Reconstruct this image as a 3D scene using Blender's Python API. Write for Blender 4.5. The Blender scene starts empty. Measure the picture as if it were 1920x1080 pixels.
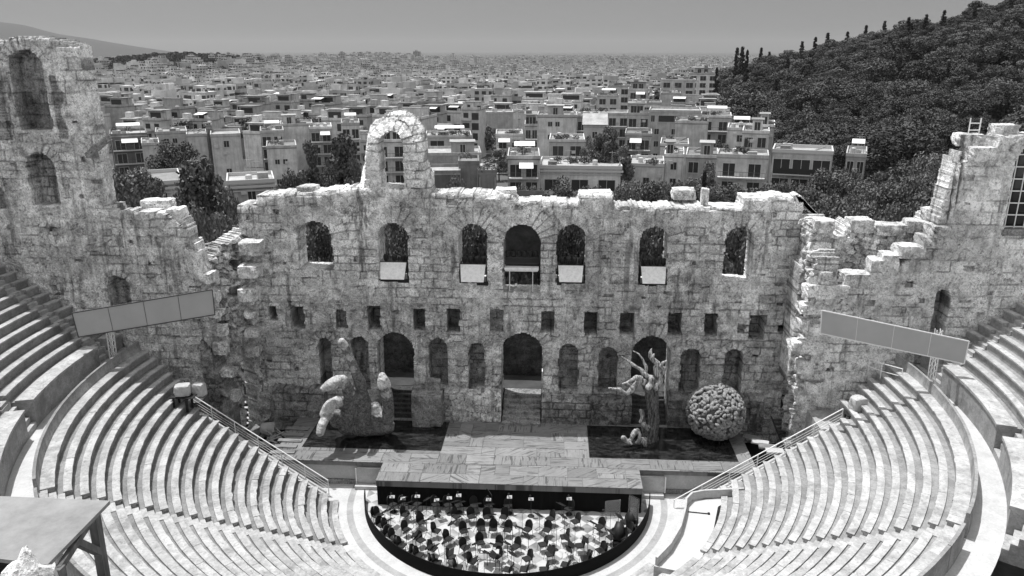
EXPO = 1.2; SKY_STR = .15; SKY_LOW = .155; SUN_STR = 2.2; SKY_DUST = 1.0; HAZE = 4.6e-5
import bpy, bmesh, math, random
import numpy as np
from mathutils import Vector, Matrix
R = math.radians
C = bpy.context.scene.collection
# ------------------------------------------------------------------ camera model (metres; origin = centre of the orchestra)
CAM = np.array((2.8, -43.3, 27.3)); FPX = 1440.0
_p, _y = R(17.2), R(3.3)
FW = np.array([-math.sin(_y)*math.cos(_p), math.cos(_y)*math.cos(_p), -math.sin(_p)])
RT = np.array([math.cos(_y), math.sin(_y), 0.0])
UP = np.cross(RT, FW)
def ray(u, v): return FW + RT*(u-960)/FPX + UP*(540-v)/FPX
def on_y(u, v, y):                     # survey point on the vertical plane Y = y
    d = ray(u, v); return CAM + d*(y-CAM[1])/d[1]
def on_z(u, v, z):                     # survey point on the level Z = z
    d = ray(u, v); return CAM + d*(z-CAM[2])/d[2]
def on_d(u, v, dist):                  # survey point at a horizontal distance
    d = ray(u, v); return CAM + d*dist/math.hypot(d[0], d[1])
def vis(P, m=0):                       # inside the photographed field?
    q = np.array(P)-CAM; z = q@FW
    if z < 1: return False
    u = 960+FPX*(q@RT)/z; v = 540-FPX*(q@UP)/z
    return -m < u < 1920+m and -m < v < 1080+m
def uv_of(P):
    q = np.array(P)-CAM; z = q@FW
    return 960+FPX*(q@RT)/z, 540-FPX*(q@UP)/z
cam = bpy.data.cameras.new('camera'); co = bpy.data.objects.new('camera', cam); C.objects.link(co)
cam.sensor_width = 36; cam.lens = 36*FPX/1920; cam.clip_start = .1; cam.clip_end = 60000
co.matrix_world = Matrix(((RT[0],UP[0],-FW[0],CAM[0]),(RT[1],UP[1],-FW[1],CAM[1]),(RT[2],UP[2],-FW[2],CAM[2]),(0,0,0,1)))
S = bpy.context.scene; S.camera = co
S.view_settings.view_transform = 'Standard'; S.view_settings.look = 'None'
S.view_settings.gamma = 1; S.view_settings.exposure = EXPO
S.cycles.use_denoising = True
S.cycles.max_bounces = 6; S.cycles.diffuse_bounces = 4; S.cycles.transparent_max_bounces = 8
# ------------------------------------------------------------------ light: high midday sun behind the stage wall, from the left
SUN = Vector((-.24, .175, 1)).normalized()
elev = math.asin(SUN.z); azim = math.atan2(SUN.x, SUN.y)
w = bpy.data.worlds.new('World'); S.world = w; w.use_nodes = True
nt = w.node_tree; nt.nodes.clear()
sky = nt.nodes.new('ShaderNodeTexSky'); sky.sky_type = 'NISHITA'; sky.sun_disc = False
sky.sun_elevation = elev; sky.sun_rotation = azim; sky.altitude = 150; sky.dust_density = SKY_DUST
bw = nt.nodes.new('ShaderNodeRGBToBW'); bg = nt.nodes.new('ShaderNodeBackground'); ow = nt.nodes.new('ShaderNodeOutputWorld')
bg.inputs[1].default_value = SKY_STR
nt.links.new(sky.outputs[0], bw.inputs[0]); tc_ = nt.nodes.new('ShaderNodeTexCoord'); sx_ = nt.nodes.new('ShaderNodeSeparateXYZ'); mr_ = nt.nodes.new('ShaderNodeMapRange'); ml_ = nt.nodes.new('ShaderNodeMath'); ml_.operation = 'MULTIPLY'
for i_, v_ in enumerate((.065, .20, SKY_LOW, 1.0)): mr_.inputs[i_+1].default_value = v_
nt.links.new(tc_.outputs['Generated'], sx_.inputs[0]); nt.links.new(sx_.outputs[2], mr_.inputs[0]); nt.links.new(mr_.outputs[0], ml_.inputs[0]); nt.links.new(bw.outputs[0], ml_.inputs[1]); nt.links.new(ml_.outputs[0], bg.inputs[0]); nt.links.new(bg.outputs[0], ow.inputs[0])
sl = bpy.data.lights.new('sun', 'SUN'); sl.energy = SUN_STR; sl.angle = R(.5); sl.color = (1, 1, 1)
so = bpy.data.objects.new('sun', sl); C.objects.link(so); so.rotation_euler = (-SUN).to_track_quat('-Z', 'Y').to_euler()
# ------------------------------------------------------------------ numpy noise
_T = np.random.RandomState(5).rand(256, 256)
def vn(x, y, s=0):
    x = np.asarray(x, float)+s*17.31; y = np.asarray(y, float)+s*9.77
    i = np.floor(x).astype(int); j = np.floor(y).astype(int); a = x-i; b = y-j
    a = a*a*(3-2*a); b = b*b*(3-2*b)
    g = lambda p, q: _T[q & 255, p & 255]
    return (g(i,j)*(1-a)+g(i+1,j)*a)*(1-b)+(g(i,j+1)*(1-a)+g(i+1,j+1)*a)*b
def fbm(x, y, s=0, o=4):
    t = 0; a = .5; n = 0
    for k in range(o):
        t = t+a*vn(np.asarray(x)*2**k, np.asarray(y)*2**k, s+k*3); n += a; a *= .5
    return t/n
def sstep(a, b, x): t = np.clip((x-a)/(b-a), 0, 1); return t*t*(3-2*t)
# ------------------------------------------------------------------ object helpers
def tag(o, label=None, cat=None, group=None, kind=None):
    if label: o['label'] = label
    if cat: o['category'] = cat
    if group: o['group'] = group
    if kind: o['kind'] = kind
    return o
def empty(name, loc=(0,0,0), rz=0, label=None, cat=None, group=None):
    o = bpy.data.objects.new(name, None); o.empty_display_size = .3; C.objects.link(o)
    o.location = loc; o.rotation_euler = (0,0,rz); return tag(o, label, cat, group)
def link(name, me, parent=None, mats=()):
    for m in mats: me.materials.append(m)
    o = bpy.data.objects.new(name, me); C.objects.link(o)
    if parent: o.parent = parent
    return o
def np_mesh(name, V, F, parent=None, mats=(), mi=None, attr=None, smooth=False):
    """V (n,3) array, F (m,4) quads (or list of arrays)."""
    me = bpy.data.meshes.new(name); V = np.asarray(V, np.float32); F = np.asarray(F, np.int32)
    k = F.shape[1]; me.vertices.add(len(V)); me.vertices.foreach_set('co', V.ravel())
    me.loops.add(F.size); me.loops.foreach_set('vertex_index', F.ravel())
    me.polygons.add(len(F)); me.polygons.foreach_set('loop_start', np.arange(0, F.size, k, dtype=np.int32))
    if mi is not None: me.polygons.foreach_set('material_index', np.asarray(mi, np.int32))
    me.polygons.foreach_set('use_smooth', np.full(len(F), smooth))
    me.update(calc_edges=True); me.validate()
    if attr is not None:
        a = me.attributes.new('blk', 'FLOAT_COLOR', 'POINT'); A = np.ones((len(V), 4), np.float32); A[:, :attr.shape[1]] = attr
        a.data.foreach_set('color', A.ravel())
    return link(name, me, parent, mats)
class MB:
    """collects simple shapes into ONE mesh"""
    def __init__(s): s.v = []; s.f = []; s.m = []
    def add(s, V, F, m=0):
        n = len(s.v); s.v += [tuple(p) for p in V]; s.f += [tuple(i+n for i in f) for f in F]; s.m += [m]*len(F); return s
    def box(s, a, b, m=0, M=None, bot=True):
        x0,y0,z0 = a; x1,y1,z1 = b
        V = [(x0,y0,z0),(x1,y0,z0),(x1,y1,z0),(x0,y1,z0),(x0,y0,z1),(x1,y0,z1),(x1,y1,z1),(x0,y1,z1)]
        if M is not None: V = [tuple(M@Vector(p)) for p in V]
        F = [(4,5,6,7),(0,1,5,4),(1,2,6,5),(2,3,7,6),(3,0,4,7)]+([(3,2,1,0)] if bot else [])
        return s.add(V, F, m)
    def bar(s, a, b, w, h=None, m=0):
        a = Vector(a); b = Vector(b); d = b-a; L = d.length
        q = d.to_track_quat('X', 'Z').to_matrix().to_4x4(); h = h or w
        return s.box((0,-w/2,-h/2), (L,w/2,h/2), m, Matrix.Translation(a)@q)
    def tube(s, pts, r, n=8, m=0, cap=True):
        pts = [Vector(p) for p in pts]; rs = r if isinstance(r, (list, tuple)) else [r]*len(pts)
        V = []; F = []; pr = None
        for i, p in enumerate(pts):
            d = (pts[min(i+1,len(pts)-1)]-pts[max(i-1,0)]).normalized()
            if pr is None: pr = d.orthogonal().normalized()
            pr = (pr-d*pr.dot(d)).normalized(); q = d.cross(pr)
            for k in range(n):
                t = 2*math.pi*k/n; V.append(p+(pr*math.cos(t)+q*math.sin(t))*rs[i])
        for i in range(len(pts)-1):
            for k in range(n): F.append((i*n+k, i*n+(k+1)%n, (i+1)*n+(k+1)%n, (i+1)*n+k))
        if cap: F.append(tuple(range(n-1,-1,-1))); F.append(tuple(range((len(pts)-1)*n, len(pts)*n)))
        return s.add(V, F, m)
    def lathe(s, prof, n=16, m=0, M=None):
        V = []; F = []
        for r_, z in prof:
            for k in range(n): t = 2*math.pi*k/n; V.append((r_*math.cos(t), r_*math.sin(t), z))
        for i in range(len(prof)-1):
            for k in range(n): F.append((i*n+k, i*n+(k+1)%n, (i+1)*n+(k+1)%n, (i+1)*n+k))
        F.append(tuple(range(n-1,-1,-1))); F.append(tuple(range((len(prof)-1)*n, len(prof)*n)))
        if M is not None: V = [tuple(M@Vector(p)) for p in V]
        return s.add(V, F, m)
    def prism(s, poly, z0, z1, m=0):
        n = len(poly); V = [(x,y,z0) for x,y in poly]+[(x,y,z1) for x,y in poly]
        F = [(i,(i+1)%n,n+(i+1)%n,n+i) for i in range(n)]+[tuple(range(n,2*n)), tuple(range(n-1,-1,-1))]
        return s.add(V, F, m)
    def build(s, name, mats, parent=None, smooth=False, bevel=0, loc=None):
        me = bpy.data.meshes.new(name); me.from_pydata(s.v, [], s.f); me.update()
        mats = mats if isinstance(mats, (list, tuple)) else [mats]
        o = link(name, me, parent, mats); at_ = me.attributes.new('blk', 'FLOAT_COLOR', 'POINT'); at_.data.foreach_set('color', [.55,0,1,1]*len(me.vertices)); me.polygons.foreach_set('material_index', s.m)
        if smooth: me.polygons.foreach_set('use_smooth', [True]*len(s.f))
        if bevel:
            bm = bmesh.new(); bm.from_mesh(me); bmesh.ops.remove_doubles(bm, verts=bm.verts, dist=1e-5)
            bmesh.ops.bevel(bm, geom=bm.edges[:], offset=bevel, segments=1, affect='EDGES', clamp_overlap=True); bm.to_mesh(me); bm.free()
        if loc is not None: o.location = loc
        return o
def clone(o, parent=None):
    c = o.copy(); C.objects.link(c); c.parent = parent
    for ch in [x for x in KIDS.get(o.name, ())] or list(o.children): clone(ch, c)
    return c
KIDS = {}
# ------------------------------------------------------------------ materials (the photograph is monochrome: everything is grey)
def mat(name, fn=None, col=.3, rough=.8, metal=0, spec=.3):
    m = bpy.data.materials.new(name); m.use_nodes = True; n = m.node_tree; b = n.nodes['Principled BSDF']
    b.inputs['Base Color'].default_value = (col,)*3+(1,); b.inputs['Roughness'].default_value = rough
    b.inputs['Metallic'].default_value = metal; b.inputs['Specular IOR Level'].default_value = spec
    if fn: fn(NT(n, b))
    return m
class NT:
    """tiny node-building language"""
    def __init__(s, n, b): s.n = n; s.b = b; s.L = n.links.new
    def node(s, t, **k):
        x = s.n.nodes.new(t)
        for a, v in k.items(): setattr(x, a, v)
        return x
    def pos(s): return s.node('ShaderNodeNewGeometry').outputs['Position']
    def obj(s): return s.node('ShaderNodeTexCoord').outputs['Object']
    def rnd(s): return s.node('ShaderNodeObjectInfo').outputs['Random']
    def put(s, sock, v):
        if isinstance(v, (int, float)): sock.default_value = v
        elif isinstance(v, tuple): sock.default_value = v
        else: s.L(v, sock)
    def scale(s, v, sc, rot=(0,0,0)):
        m = s.node('ShaderNodeMapping'); s.L(v, m.inputs[0]); m.inputs['Scale'].default_value = sc; m.inputs['Rotation'].default_value = rot; return m.outputs[0]
    def noise(s, v, sc, det=4, rough=.6, dist=0):
        x = s.node('ShaderNodeTexNoise'); s.L(v, x.inputs['Vector']); x.inputs['Scale'].default_value = sc
        x.inputs['Detail'].default_value = det; x.inputs['Roughness'].default_value = rough; x.inputs['Distortion'].default_value = dist; return x.outputs[0]
    def voro(s, v, sc, feat='F1', out='Distance', rnd=1):
        x = s.node('ShaderNodeTexVoronoi', feature=feat); s.L(v, x.inputs['Vector']); x.inputs['Scale'].default_value = sc; x.inputs['Randomness'].default_value = rnd; return x.outputs[out]
    def math(s, op, a, b=0, clamp=False):
        x = s.node('ShaderNodeMath', operation=op, use_clamp=clamp); s.put(x.inputs[0], a); s.put(x.inputs[1], b); return x.outputs[0]
    def mr(s, v, a, b, c=0, d=1, smooth=False):
        x = s.node('ShaderNodeMapRange'); s.put(x.inputs[0], v)
        if smooth: x.interpolation_type = 'SMOOTHSTEP'
        for i, k in enumerate((a, b, c, d)): s.put(x.inputs[i+1], k)
        return x.outputs[0]
    def mix(s, f, a, b):
        x = s.node('ShaderNodeMix', data_type='FLOAT'); s.put(x.inputs[0], f); s.put(x.inputs[2], a); s.put(x.inputs[3], b); return x.outputs[0]
    def attr(s, name='blk'):
        x = s.node('ShaderNodeAttribute', attribute_name=name); y = s.node('ShaderNodeSeparateColor'); s.L(x.outputs['Color'], y.inputs[0]); return y.outputs
    def xyz(s, v): x = s.node('ShaderNodeSeparateXYZ'); s.L(v, x.inputs[0]); return x.outputs
    def comb(s, a, b, c): x = s.node('ShaderNodeCombineXYZ'); [s.put(x.inputs[i], k) for i, k in enumerate((a,b,c))]; return x.outputs[0]
    def grey(s, v):
        x = s.node('ShaderNodeCombineColor'); [s.L(v, x.inputs[i]) for i in range(3)]; s.L(x.outputs[0], s.b.inputs['Base Color'])
    def bump(s, h, st=.5, d=.05):
        x = s.node('ShaderNodeBump'); s.L(h, x.inputs['Height']); x.inputs['Strength'].default_value = st; x.inputs['Distance'].default_value = d; s.L(x.outputs[0], s.b.inputs['Normal'])
def stone_fn(lo, hi, stain=.55, joint=.8, grit=1.0, patch=.5):
    def f(t):
        p = t.pos(); a = t.attr(); tone, jt, mask = a[0], a[1], a[2]
        base = t.mix(tone, lo, hi)
        n1 = t.noise(p, 1.6, 6, .62, .3); n2 = t.noise(p, 11, 5, .7); n3 = t.noise(p, .42, 5, .6, .4); n4 = t.noise(p, 4.2, 7, .7, .6)
        base = t.math('MULTIPLY', base, t.mr(n1, .38, .60, .68, 1.15))
        base = t.math('MULTIPLY', base, t.mr(n2, .38, .60, 1-.40*grit, 1+.16*grit))
        # pale scoured spots, dark pits, black crust in blotches, long runs down the face
        base = t.mix(t.mr(n4, .54, .63, 0, .55, True), base, hi); base = t.math('MULTIPLY', base, t.mr(n4, .36, .46, .5, 1, True))
        base = t.math('MULTIPLY', base, t.mr(t.noise(p, .22, 3, .5), .36, .62, .74, 1.12))
        dr = t.noise(t.scale(p, (1, 1, .07)), 1.7, 5, .6, .2)
        base = t.mix(t.math('MULTIPLY', t.mr(dr, .55, .66, 0, .62, True), t.mr(t.noise(p, .3, 3, .5), .40, .56, .15, 1)), base, .08)
        st = t.noise(t.scale(p, (1, 1, .16)), .95, 6, .66, .5)
        sm = t.math('MULTIPLY', t.mr(st, .545, .64, 0, 1, True), t.mr(n3, .42, .58, .1, 1))
        base = t.mix(t.math('MULTIPLY', sm, stain), base, .07)
        cr = t.noise(t.scale(p, (1, 1, .7)), 2.1, 9, .74, .9)
        base = t.mix(t.math('MULTIPLY', t.mr(cr, .575, .635, 0, 1, True), t.mr(n3, .36, .60, patch, patch*.5)), base, .06)
        pit = t.noise(p, 7.5, 3, .6)
        base = t.mix(t.math('MULTIPLY', t.mr(pit, .625, .67, 0, .85, True), t.mr(n3, .40, .58, .25, 1)), base, .05)
        cv = t.voro(p, 1.3, 'DISTANCE_TO_EDGE')
        base = t.mix(t.math('MULTIPLY', t.mr(cv, 0, .02, .6, 0), t.mr(n3, .52, .60, 0, 1)), base, .05)
        base = t.mix(t.math('MULTIPLY', jt, joint), base, .04)
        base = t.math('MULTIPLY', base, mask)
        t.grey(base); t.bump(t.math('ADD', t.math('MULTIPLY', n2, .5), t.math('ADD', n4, n1)), .9, .14)
    return f
M = {}
M['stone'] = mat('weathered_limestone', stone_fn(.50, .98, .72, .72, 1, .75), rough=.95, spec=.15)
M['stone_light'] = mat('pale_limestone', stone_fn(.72, .98, .5, .7, .85, .5), rough=.95, spec=.15)
M['stone_dark'] = mat('dark_limestone', stone_fn(.16, .46, .8, .85, 1, .7), rough=.95, spec=.15)  # darker tone range than the two limestones above
# ================================================================== ruined masonry walls as carved relief meshes
def block_pattern(u, v, seed, ch=(.45,.64), bw=(.6,1.45), rubble=.5, arches=(), warp=1.0):
    """per-point block tone, joint darkness and block offset for irregular ashlar / rubble masonry"""
    rs = np.random.RandomState(seed)
    uu = u+warp*.16*(fbm(u*.7, v*.7, seed)-.5)+warp*.05*(vn(u*3, v*3, seed+1)-.5)
    vv = v+warp*.16*(fbm(u*.6, v*.8, seed+2)-.5)+warp*.05*(vn(u*3, v*3, seed+3)-.5)
    H = [v.min()-1]
    while H[-1] < v.max()+1: H.append(H[-1]+rs.uniform(*ch))
    H = np.array(H); ci = np.clip(np.searchsorted(H, vv)-1, 0, len(H)-2)
    dv = np.minimum(vv-H[ci], H[ci+1]-vv); du = np.full(u.shape, 9.); bid = np.zeros(u.shape, int)
    for k in range(len(H)-1):
        m = ci == k
        if not m.any(): continue
        B = [u.min()-2-rs.uniform(0, 1)]
        f = rs.choice([.7, 1, 1.25])
        while B[-1] < u.max()+2: B.append(B[-1]+rs.uniform(*bw)*f)
        B = np.array(B); x = uu[m]; bi = np.clip(np.searchsorted(B, x)-1, 0, len(B)-2)
        du[m] = np.minimum(x-B[bi], B[bi+1]-x); bid[m] = k*211+bi
    dj = np.minimum(dv, du)
    # rubble cells
    cs = .42; gx = uu/cs*.8; gy = vv/cs; ix = np.floor(gx).astype(int); iy = np.floor(gy).astype(int)
    f1 = np.full(u.shape, 9.); f2 = np.full(u.shape, 9.); vid = np.zeros(u.shape, int)
    for a in (-1,0,1):
        for b in (-1,0,1):
            cx = ix+a; cy = iy+b; h1 = _T[(cy*7+seed)&255, (cx*3)&255]; h2 = _T[(cx*5+seed)&255, (cy*11)&255]
            d = np.hypot(cx+.15+.7*h1-gx, cy+.15+.7*h2-gy); n = d < f1
            f2 = np.where(n, f1, np.minimum(f2, d)); f1 = np.where(n, d, f1); vid = np.where(n, (cy*57+cx*13+7000) % 9973, vid)
    rj = (f2-f1)*cs*.6+.012
    rm = fbm(u*.22, v*.33, seed+9, 3)+.10*(vn(u*1.2, v*1.2, seed+5)-.5) > 1-rubble
    dj = np.where(rm, rj, dj); bid = np.where(rm, vid+40000, bid)
    for (cx, sz, r_, wd) in arches:                     # ring of wedge stones round an arch
        rho = np.hypot(u-cx, v-sz); m = (rho > r_-.2) & (rho < r_+wd+.1*(vn(u*2,v*2,seed)-.5)) & (v > sz-.1)
        th = np.arctan2(v-sz, u-cx); n = max(7, int(math.pi*(r_+.4)/.42)); q = th/math.pi*n; qi = np.floor(q)
        dj = np.where(m, np.minimum(np.abs(q-np.round(q))*math.pi/n*np.maximum(rho,.3), np.abs(r_+wd-rho)), dj); bid = np.where(m, qi.astype(int)+60000+int(cx*10)*17, bid)
    hsh = _T[(bid*37+seed) & 255, (bid//3+seed*3) & 255]; h2 = _T[(bid*11+seed*5) & 255, (bid*7) & 255]
    joint = 1-sstep(.012, .066, dj)
    joint *= .12+.88*sstep(.42, .60, fbm(u*.8, v*.8, seed+21))      # joints fade where mortar still fills them
    tone = np.clip(.58+.72*(hsh-.5)+1.0*(fbm(u*.35, v*.35, seed+30)-.5)+.7*(fbm(u*2.3, v*2.3, seed+33)-.5), 0, 1)
    off = .10*(h2-.5)-.03*joint+.09*(fbm(u*1.7, v*1.7, seed+40)-.5)-np.where(rm, .03, 0)+.07*(fbm(u*.4,v*.4,seed+44)-.5)
    return tone, joint, off
def relief(name, O, ux, W, z0, zmax, du, top, open_=(), thick=2., seed=1, mats=None, parent=None, rubble=.5, ch=(.45,.64), bw=(.6,1.45),
           left=None, right=None, mask=None, amp=1.0, back=True, warp=1.0, batter=0, bev=(.3,.13), niche_shade=.62):
    """a masonry wall: front face carved by blocks, niches set back, openings cut through, ragged top"""
    ux = Vector(ux).normalized(); n = Vector((ux.y, -ux.x)); nu = int(round(W/du)); nv = int(round((zmax-z0)/du))
    ug = np.arange(nu+1)*du; vg = z0+np.arange(nv+1)*du; U, V = np.meshgrid(ug, vg)
    cu, cv = np.meshgrid(ug[:-1]+du/2, vg[:-1]+du/2)
    wu = cu+.14*(fbm(cu*1.6, cv*1.6, seed+60)-.5); wv = cv+.14*(fbm(cu*1.6, cv*1.6, seed+61)-.5)
    Lc = np.zeros(cu.shape, int)
    TP = top(ug)[None, :]; tp = top(wu[0]*0+ug[:-1]+du/2); Lc[cv > (tp[None, :]+.10*(vn(cu*3, cv*3, seed)-.5))] = -1
    if left is not None: Lc[cu < left(cv)] = -1
    if right is not None: Lc[cu > right(cv)] = -1
    depths = [0.0]; arches = []
    for o in open_:
        a, b, lo, hi = o['u0'], o['u1'], o['z0'], o['z1']
        if o.get('arch'):
            r_ = (b-a)/2; s = hi-r_; m = (wu > a) & (wu < b) & (wv > lo) & ((wv < s) | (np.hypot(wu-(a+b)/2, wv-s) < r_))
            if o.get('ring', .8): arches.append(((a+b)/2, s, r_, o.get('ring', .8)))
        else: m = (wu > a) & (wu < b) & (wv > lo) & (wv < hi)
        d = o.get('depth')
        if d is None: Lc[m & (Lc >= 0)] = -1
        else:
            if d not in depths: depths.append(d)
            Lc[m & (Lc >= 0)] = depths.index(d)
    K = len(depths); B = K; N = (nu+1)*(nv+1)
    tone, joint, off = block_pattern(U, V, seed, ch, bw, rubble, arches, warp)
    ju = du*.32*(vn(U*9.1, V*9.1, seed+70)-.5)*2; jv = du*.32*(vn(U*9.3, V*8.7, seed+71)-.5)*2
    ju[:, 0] = ju[:, -1] = 0; jv[0] = 0
    mk = np.ones(U.shape) if mask is None else mask(U, V)
    Vs = []; At = []
    for k in range(K+1):
        y = -(off*amp) if k < K else 0*off-0.03*0
        dep = depths[k] if k < K else thick
        if k > 0 and k < K: y = y*.6
        yy = dep+y+batter*(V-z0)*(1 if k < K else 0)
        if k == 0: yy = yy+bev[1]*np.clip(1-(TP-V)/bev[0]*(.6+.8*vn(U*1.3, V*.9, seed+80)), 0, 1.15)**1.6
        X = O[0]+ux.x*(U+ju)-n.x*yy; Y = O[1]+ux.y*(U+ju)-n.y*yy
        Vs.append(np.stack([X, Y, V+jv], -1).reshape(-1, 3)); At.append(np.stack([tone, joint, mk*(niche_shade if 0 < k < K and depths[k] > .4 else 1)], -1).reshape(-1, 3))  # backs of deep niches darkened in colour to stand for shade
    Vs = np.concatenate(Vs); At = np.concatenate(At)
    idx = np.arange(N).reshape(nv+1, nu+1); F = []
    q = np.stack([idx[:-1,:-1], idx[:-1,1:], idx[1:,1:], idx[1:,:-1]], -1)
    sol = Lc >= 0
    F.append((q+(Lc[..., None]*N))[sol])
    if back: F.append((q[..., ::-1]+B*N)[sol])
    P = np.full((nv+2, nu+2), B); P[1:-1, 1:-1] = np.where(sol, Lc, B)
    a = P[1:-1, :-1]; b = P[1:-1, 1:]; m = a != b            # vertical edges
    e0 = idx[:-1, :][m]; e1 = idx[1:, :][m]; F.append(np.stack([e0+a[m]*N, e1+a[m]*N, e1+b[m]*N, e0+b[m]*N], -1))
    a = P[:-1, 1:-1]; b = P[1:, 1:-1]; m = a != b            # horizontal edges
    e0 = idx[:, :-1][m]; e1 = idx[:, 1:][m]; F.append(np.stack([e0+a[m]*N, e0+b[m]*N, e1+b[m]*N, e1+a[m]*N], -1))
    F = np.concatenate(F); used = np.zeros(len(Vs), bool); used[F.ravel()] = True
    rm = np.cumsum(used)-1
    base = np.array((O[0], O[1], z0)); o = np_mesh(name, Vs[used]-base, rm[F], parent, mats or [M['stone']], None, At[used])
    o.location = base
    return o
def profile(pts, seed=0, amp=.12, step=True):
    """top outline through (u, z) points, with a ragged edge"""
    xs = np.array([p[0] for p in pts]); zs = np.array([p[1] for p in pts])
    return lambda u: np.interp(u, xs, zs)+amp*(vn(u*1.6, u*0+3, seed)-.5)*2+amp*.5*(vn(u*5, u*0+7, seed)-.5)*2
def rock(name, loc, size, seed=0, rz=0, mats=None, label=None, cat=None, group=None, boxy=.6, rough=.12, sub=4, parent=None, tilt=(0,0)):
    """a weathered stone block: a box eased towards an ellipsoid and chipped by noise"""
    bm = bmesh.new(); bmesh.ops.create_cube(bm, size=2); bmesh.ops.subdivide_edges(bm, edges=bm.edges[:], cuts=2**(sub-1)-1, use_grid_fill=True)
    V = np.array([v.co[:] for v in bm.verts]); Fc = np.array([[v.index for v in f.verts] for f in bm.faces]); bm.free()
    ln = np.linalg.norm(V, axis=1, keepdims=True); S2 = V/ln*1.22
    P = V*boxy+S2*(1-boxy); P = np.clip(P, -1, 1)
    nz = fbm(P[:,0]*1.4+P[:,2]*.9+seed, P[:,1]*1.4-P[:,2]*1.1, seed, 4)-.5
    nz2 = vn(P[:,0]*5+P[:,2]*3, P[:,1]*5+seed, seed)-.5
    P = P*(1+(nz*rough*3.2+nz2*rough*.5))[:, None]
    P = P*np.array(size)/2; P[:, 2] += size[2]/2
    at = np.stack([np.clip(.6+nz*1.6, 0, 1), np.zeros(len(P)), np.ones(len(P))], -1)
    o = np_mesh(name, P, Fc, parent, mats or [M['stone']], None, at)
    o.location = loc; o.rotation_euler = (tilt[0], tilt[1], rz)
    return tag(o, label, cat, group)
def gaps(n, W, z0, z1, seed, avoid=()):
    """single stones that have fallen out of the face"""
    r_ = random.Random(seed); L = []
    while len(L) < n:
        u, z, w_, h = r_.uniform(.5, W-.5), r_.uniform(z0, z1), r_.uniform(.22,.75), r_.uniform(.16,.42)
        if any(u+w_ > o['u0']-.5 and u < o['u1']+.5 and z+h > o['z0']-.4 and z < o['z1']+.9 for o in list(avoid)+L): n -= .05; continue
        L.append(dict(u0=u, u1=u+w_, z0=z, z1=z+h, arch=False, depth=r_.choice([.16,.28]), open=1))
    return L
YW, YS, ZS = 7.2, 3.3, 1.8                       # stage wall plane, side wall plane, stage level
wx = lambda u, v: on_y(u, v, YW)
def opn(y, x0, u0, u1, t, b, arch=True, depth=None, ring=.8):
    um = (u0+u1)/2; v = (t+b)/2
    return dict(u0=on_y(u0, v, y)[0]-x0, u1=on_y(u1, v, y)[0]-x0, z1=on_y(um, t, y)[2], z0=on_y(um, b, y)[2], arch=arch, depth=depth, ring=ring)
X0 = -18.9
OPEN = []
for a in ((557,623,415,506),(710,766,418,528),(860,914,420,530),(1043,1099,422,532),(1198,1252,425,535),(1357,1413,426,531)): OPEN.append(opn(YW, X0, *a, ring=1.15))
OPEN.append(opn(YW, X0, 943, 1014, 421, 549, ring=1.3))
for a in ((710,778,623,840),(940,1017,625,840),(1181,1253,630,840)): OPEN.append(opn(YW, X0, *a, ring=.9))
for a in ((503,519,574,602),(544,571,574,617),(689,713,574,618),(774,798,579,620),(837,862,579,623),(1014,1039,584,626),(1096,1121,585,629),(1162,1189,587,628),
          (1253,1279,587,629),(1321,1345,588,631),(1405,1436,591,636),(1458,1474,610,623)): OPEN.append(opn(YW, X0, *a, arch=False, depth=1.85))
for a in ((630,651,582,617),(919,944,580,623),(1383,1398,607,625)): OPEN.append(opn(YW, X0, *a, arch=False, depth=.6))
for a in ((599,623,634,735),(659,692,631,735),(804,840,634,727),(878,910,643,731),(1047,1085,645,736),(1121,1157,651,736),(1275,1312,653,740),(1356,1392,655,742)): OPEN.append(opn(YW, X0, *a, depth=1.25, ring=.55))
tp = [(457,386),(479,384),(480,366),(520,364),(580,361),(640,354),(668,352),(672,350),(806,356),(808,362),(930,364),(962,370),(968,377),(1083,380),(1086,366),(1148,366),(1152,386),(1225,388),(1310,389),(1392,390),(1396,372),(1460,370),(1497,374)]
TOP = [(wx(u, v)[0]-X0, wx(u, v)[2]) for u, v in tp]
shade = None
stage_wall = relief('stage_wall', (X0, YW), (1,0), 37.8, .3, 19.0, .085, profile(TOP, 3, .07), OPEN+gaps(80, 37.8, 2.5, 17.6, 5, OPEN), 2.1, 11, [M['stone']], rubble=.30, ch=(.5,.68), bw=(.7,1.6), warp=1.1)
tag(stage_wall, 'tall ruined stone stage wall pierced by rows of arched windows, niches and doors', 'wall')
# ================================================================== wings of the stage building
def outline(pts, y, x0, seed, amp=.07):
    q = sorted((on_y(u, v, y)[0]-x0, on_y(u, v, y)[2]) for u, v in pts); return profile(q, seed, amp)
XL = -42.0
tl = [(-260,60),(-60,70),(0,76),(30,69),(75,67),(100,73),(125,78),(134,85),(150,79),(170,86),(172,90),(215,384),(219,398),(246,397),(250,400),(312,402),(338,402),(341,428),(352,432),(355,453),(364,456),(366,473),(375,476),(378,505)]
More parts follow.
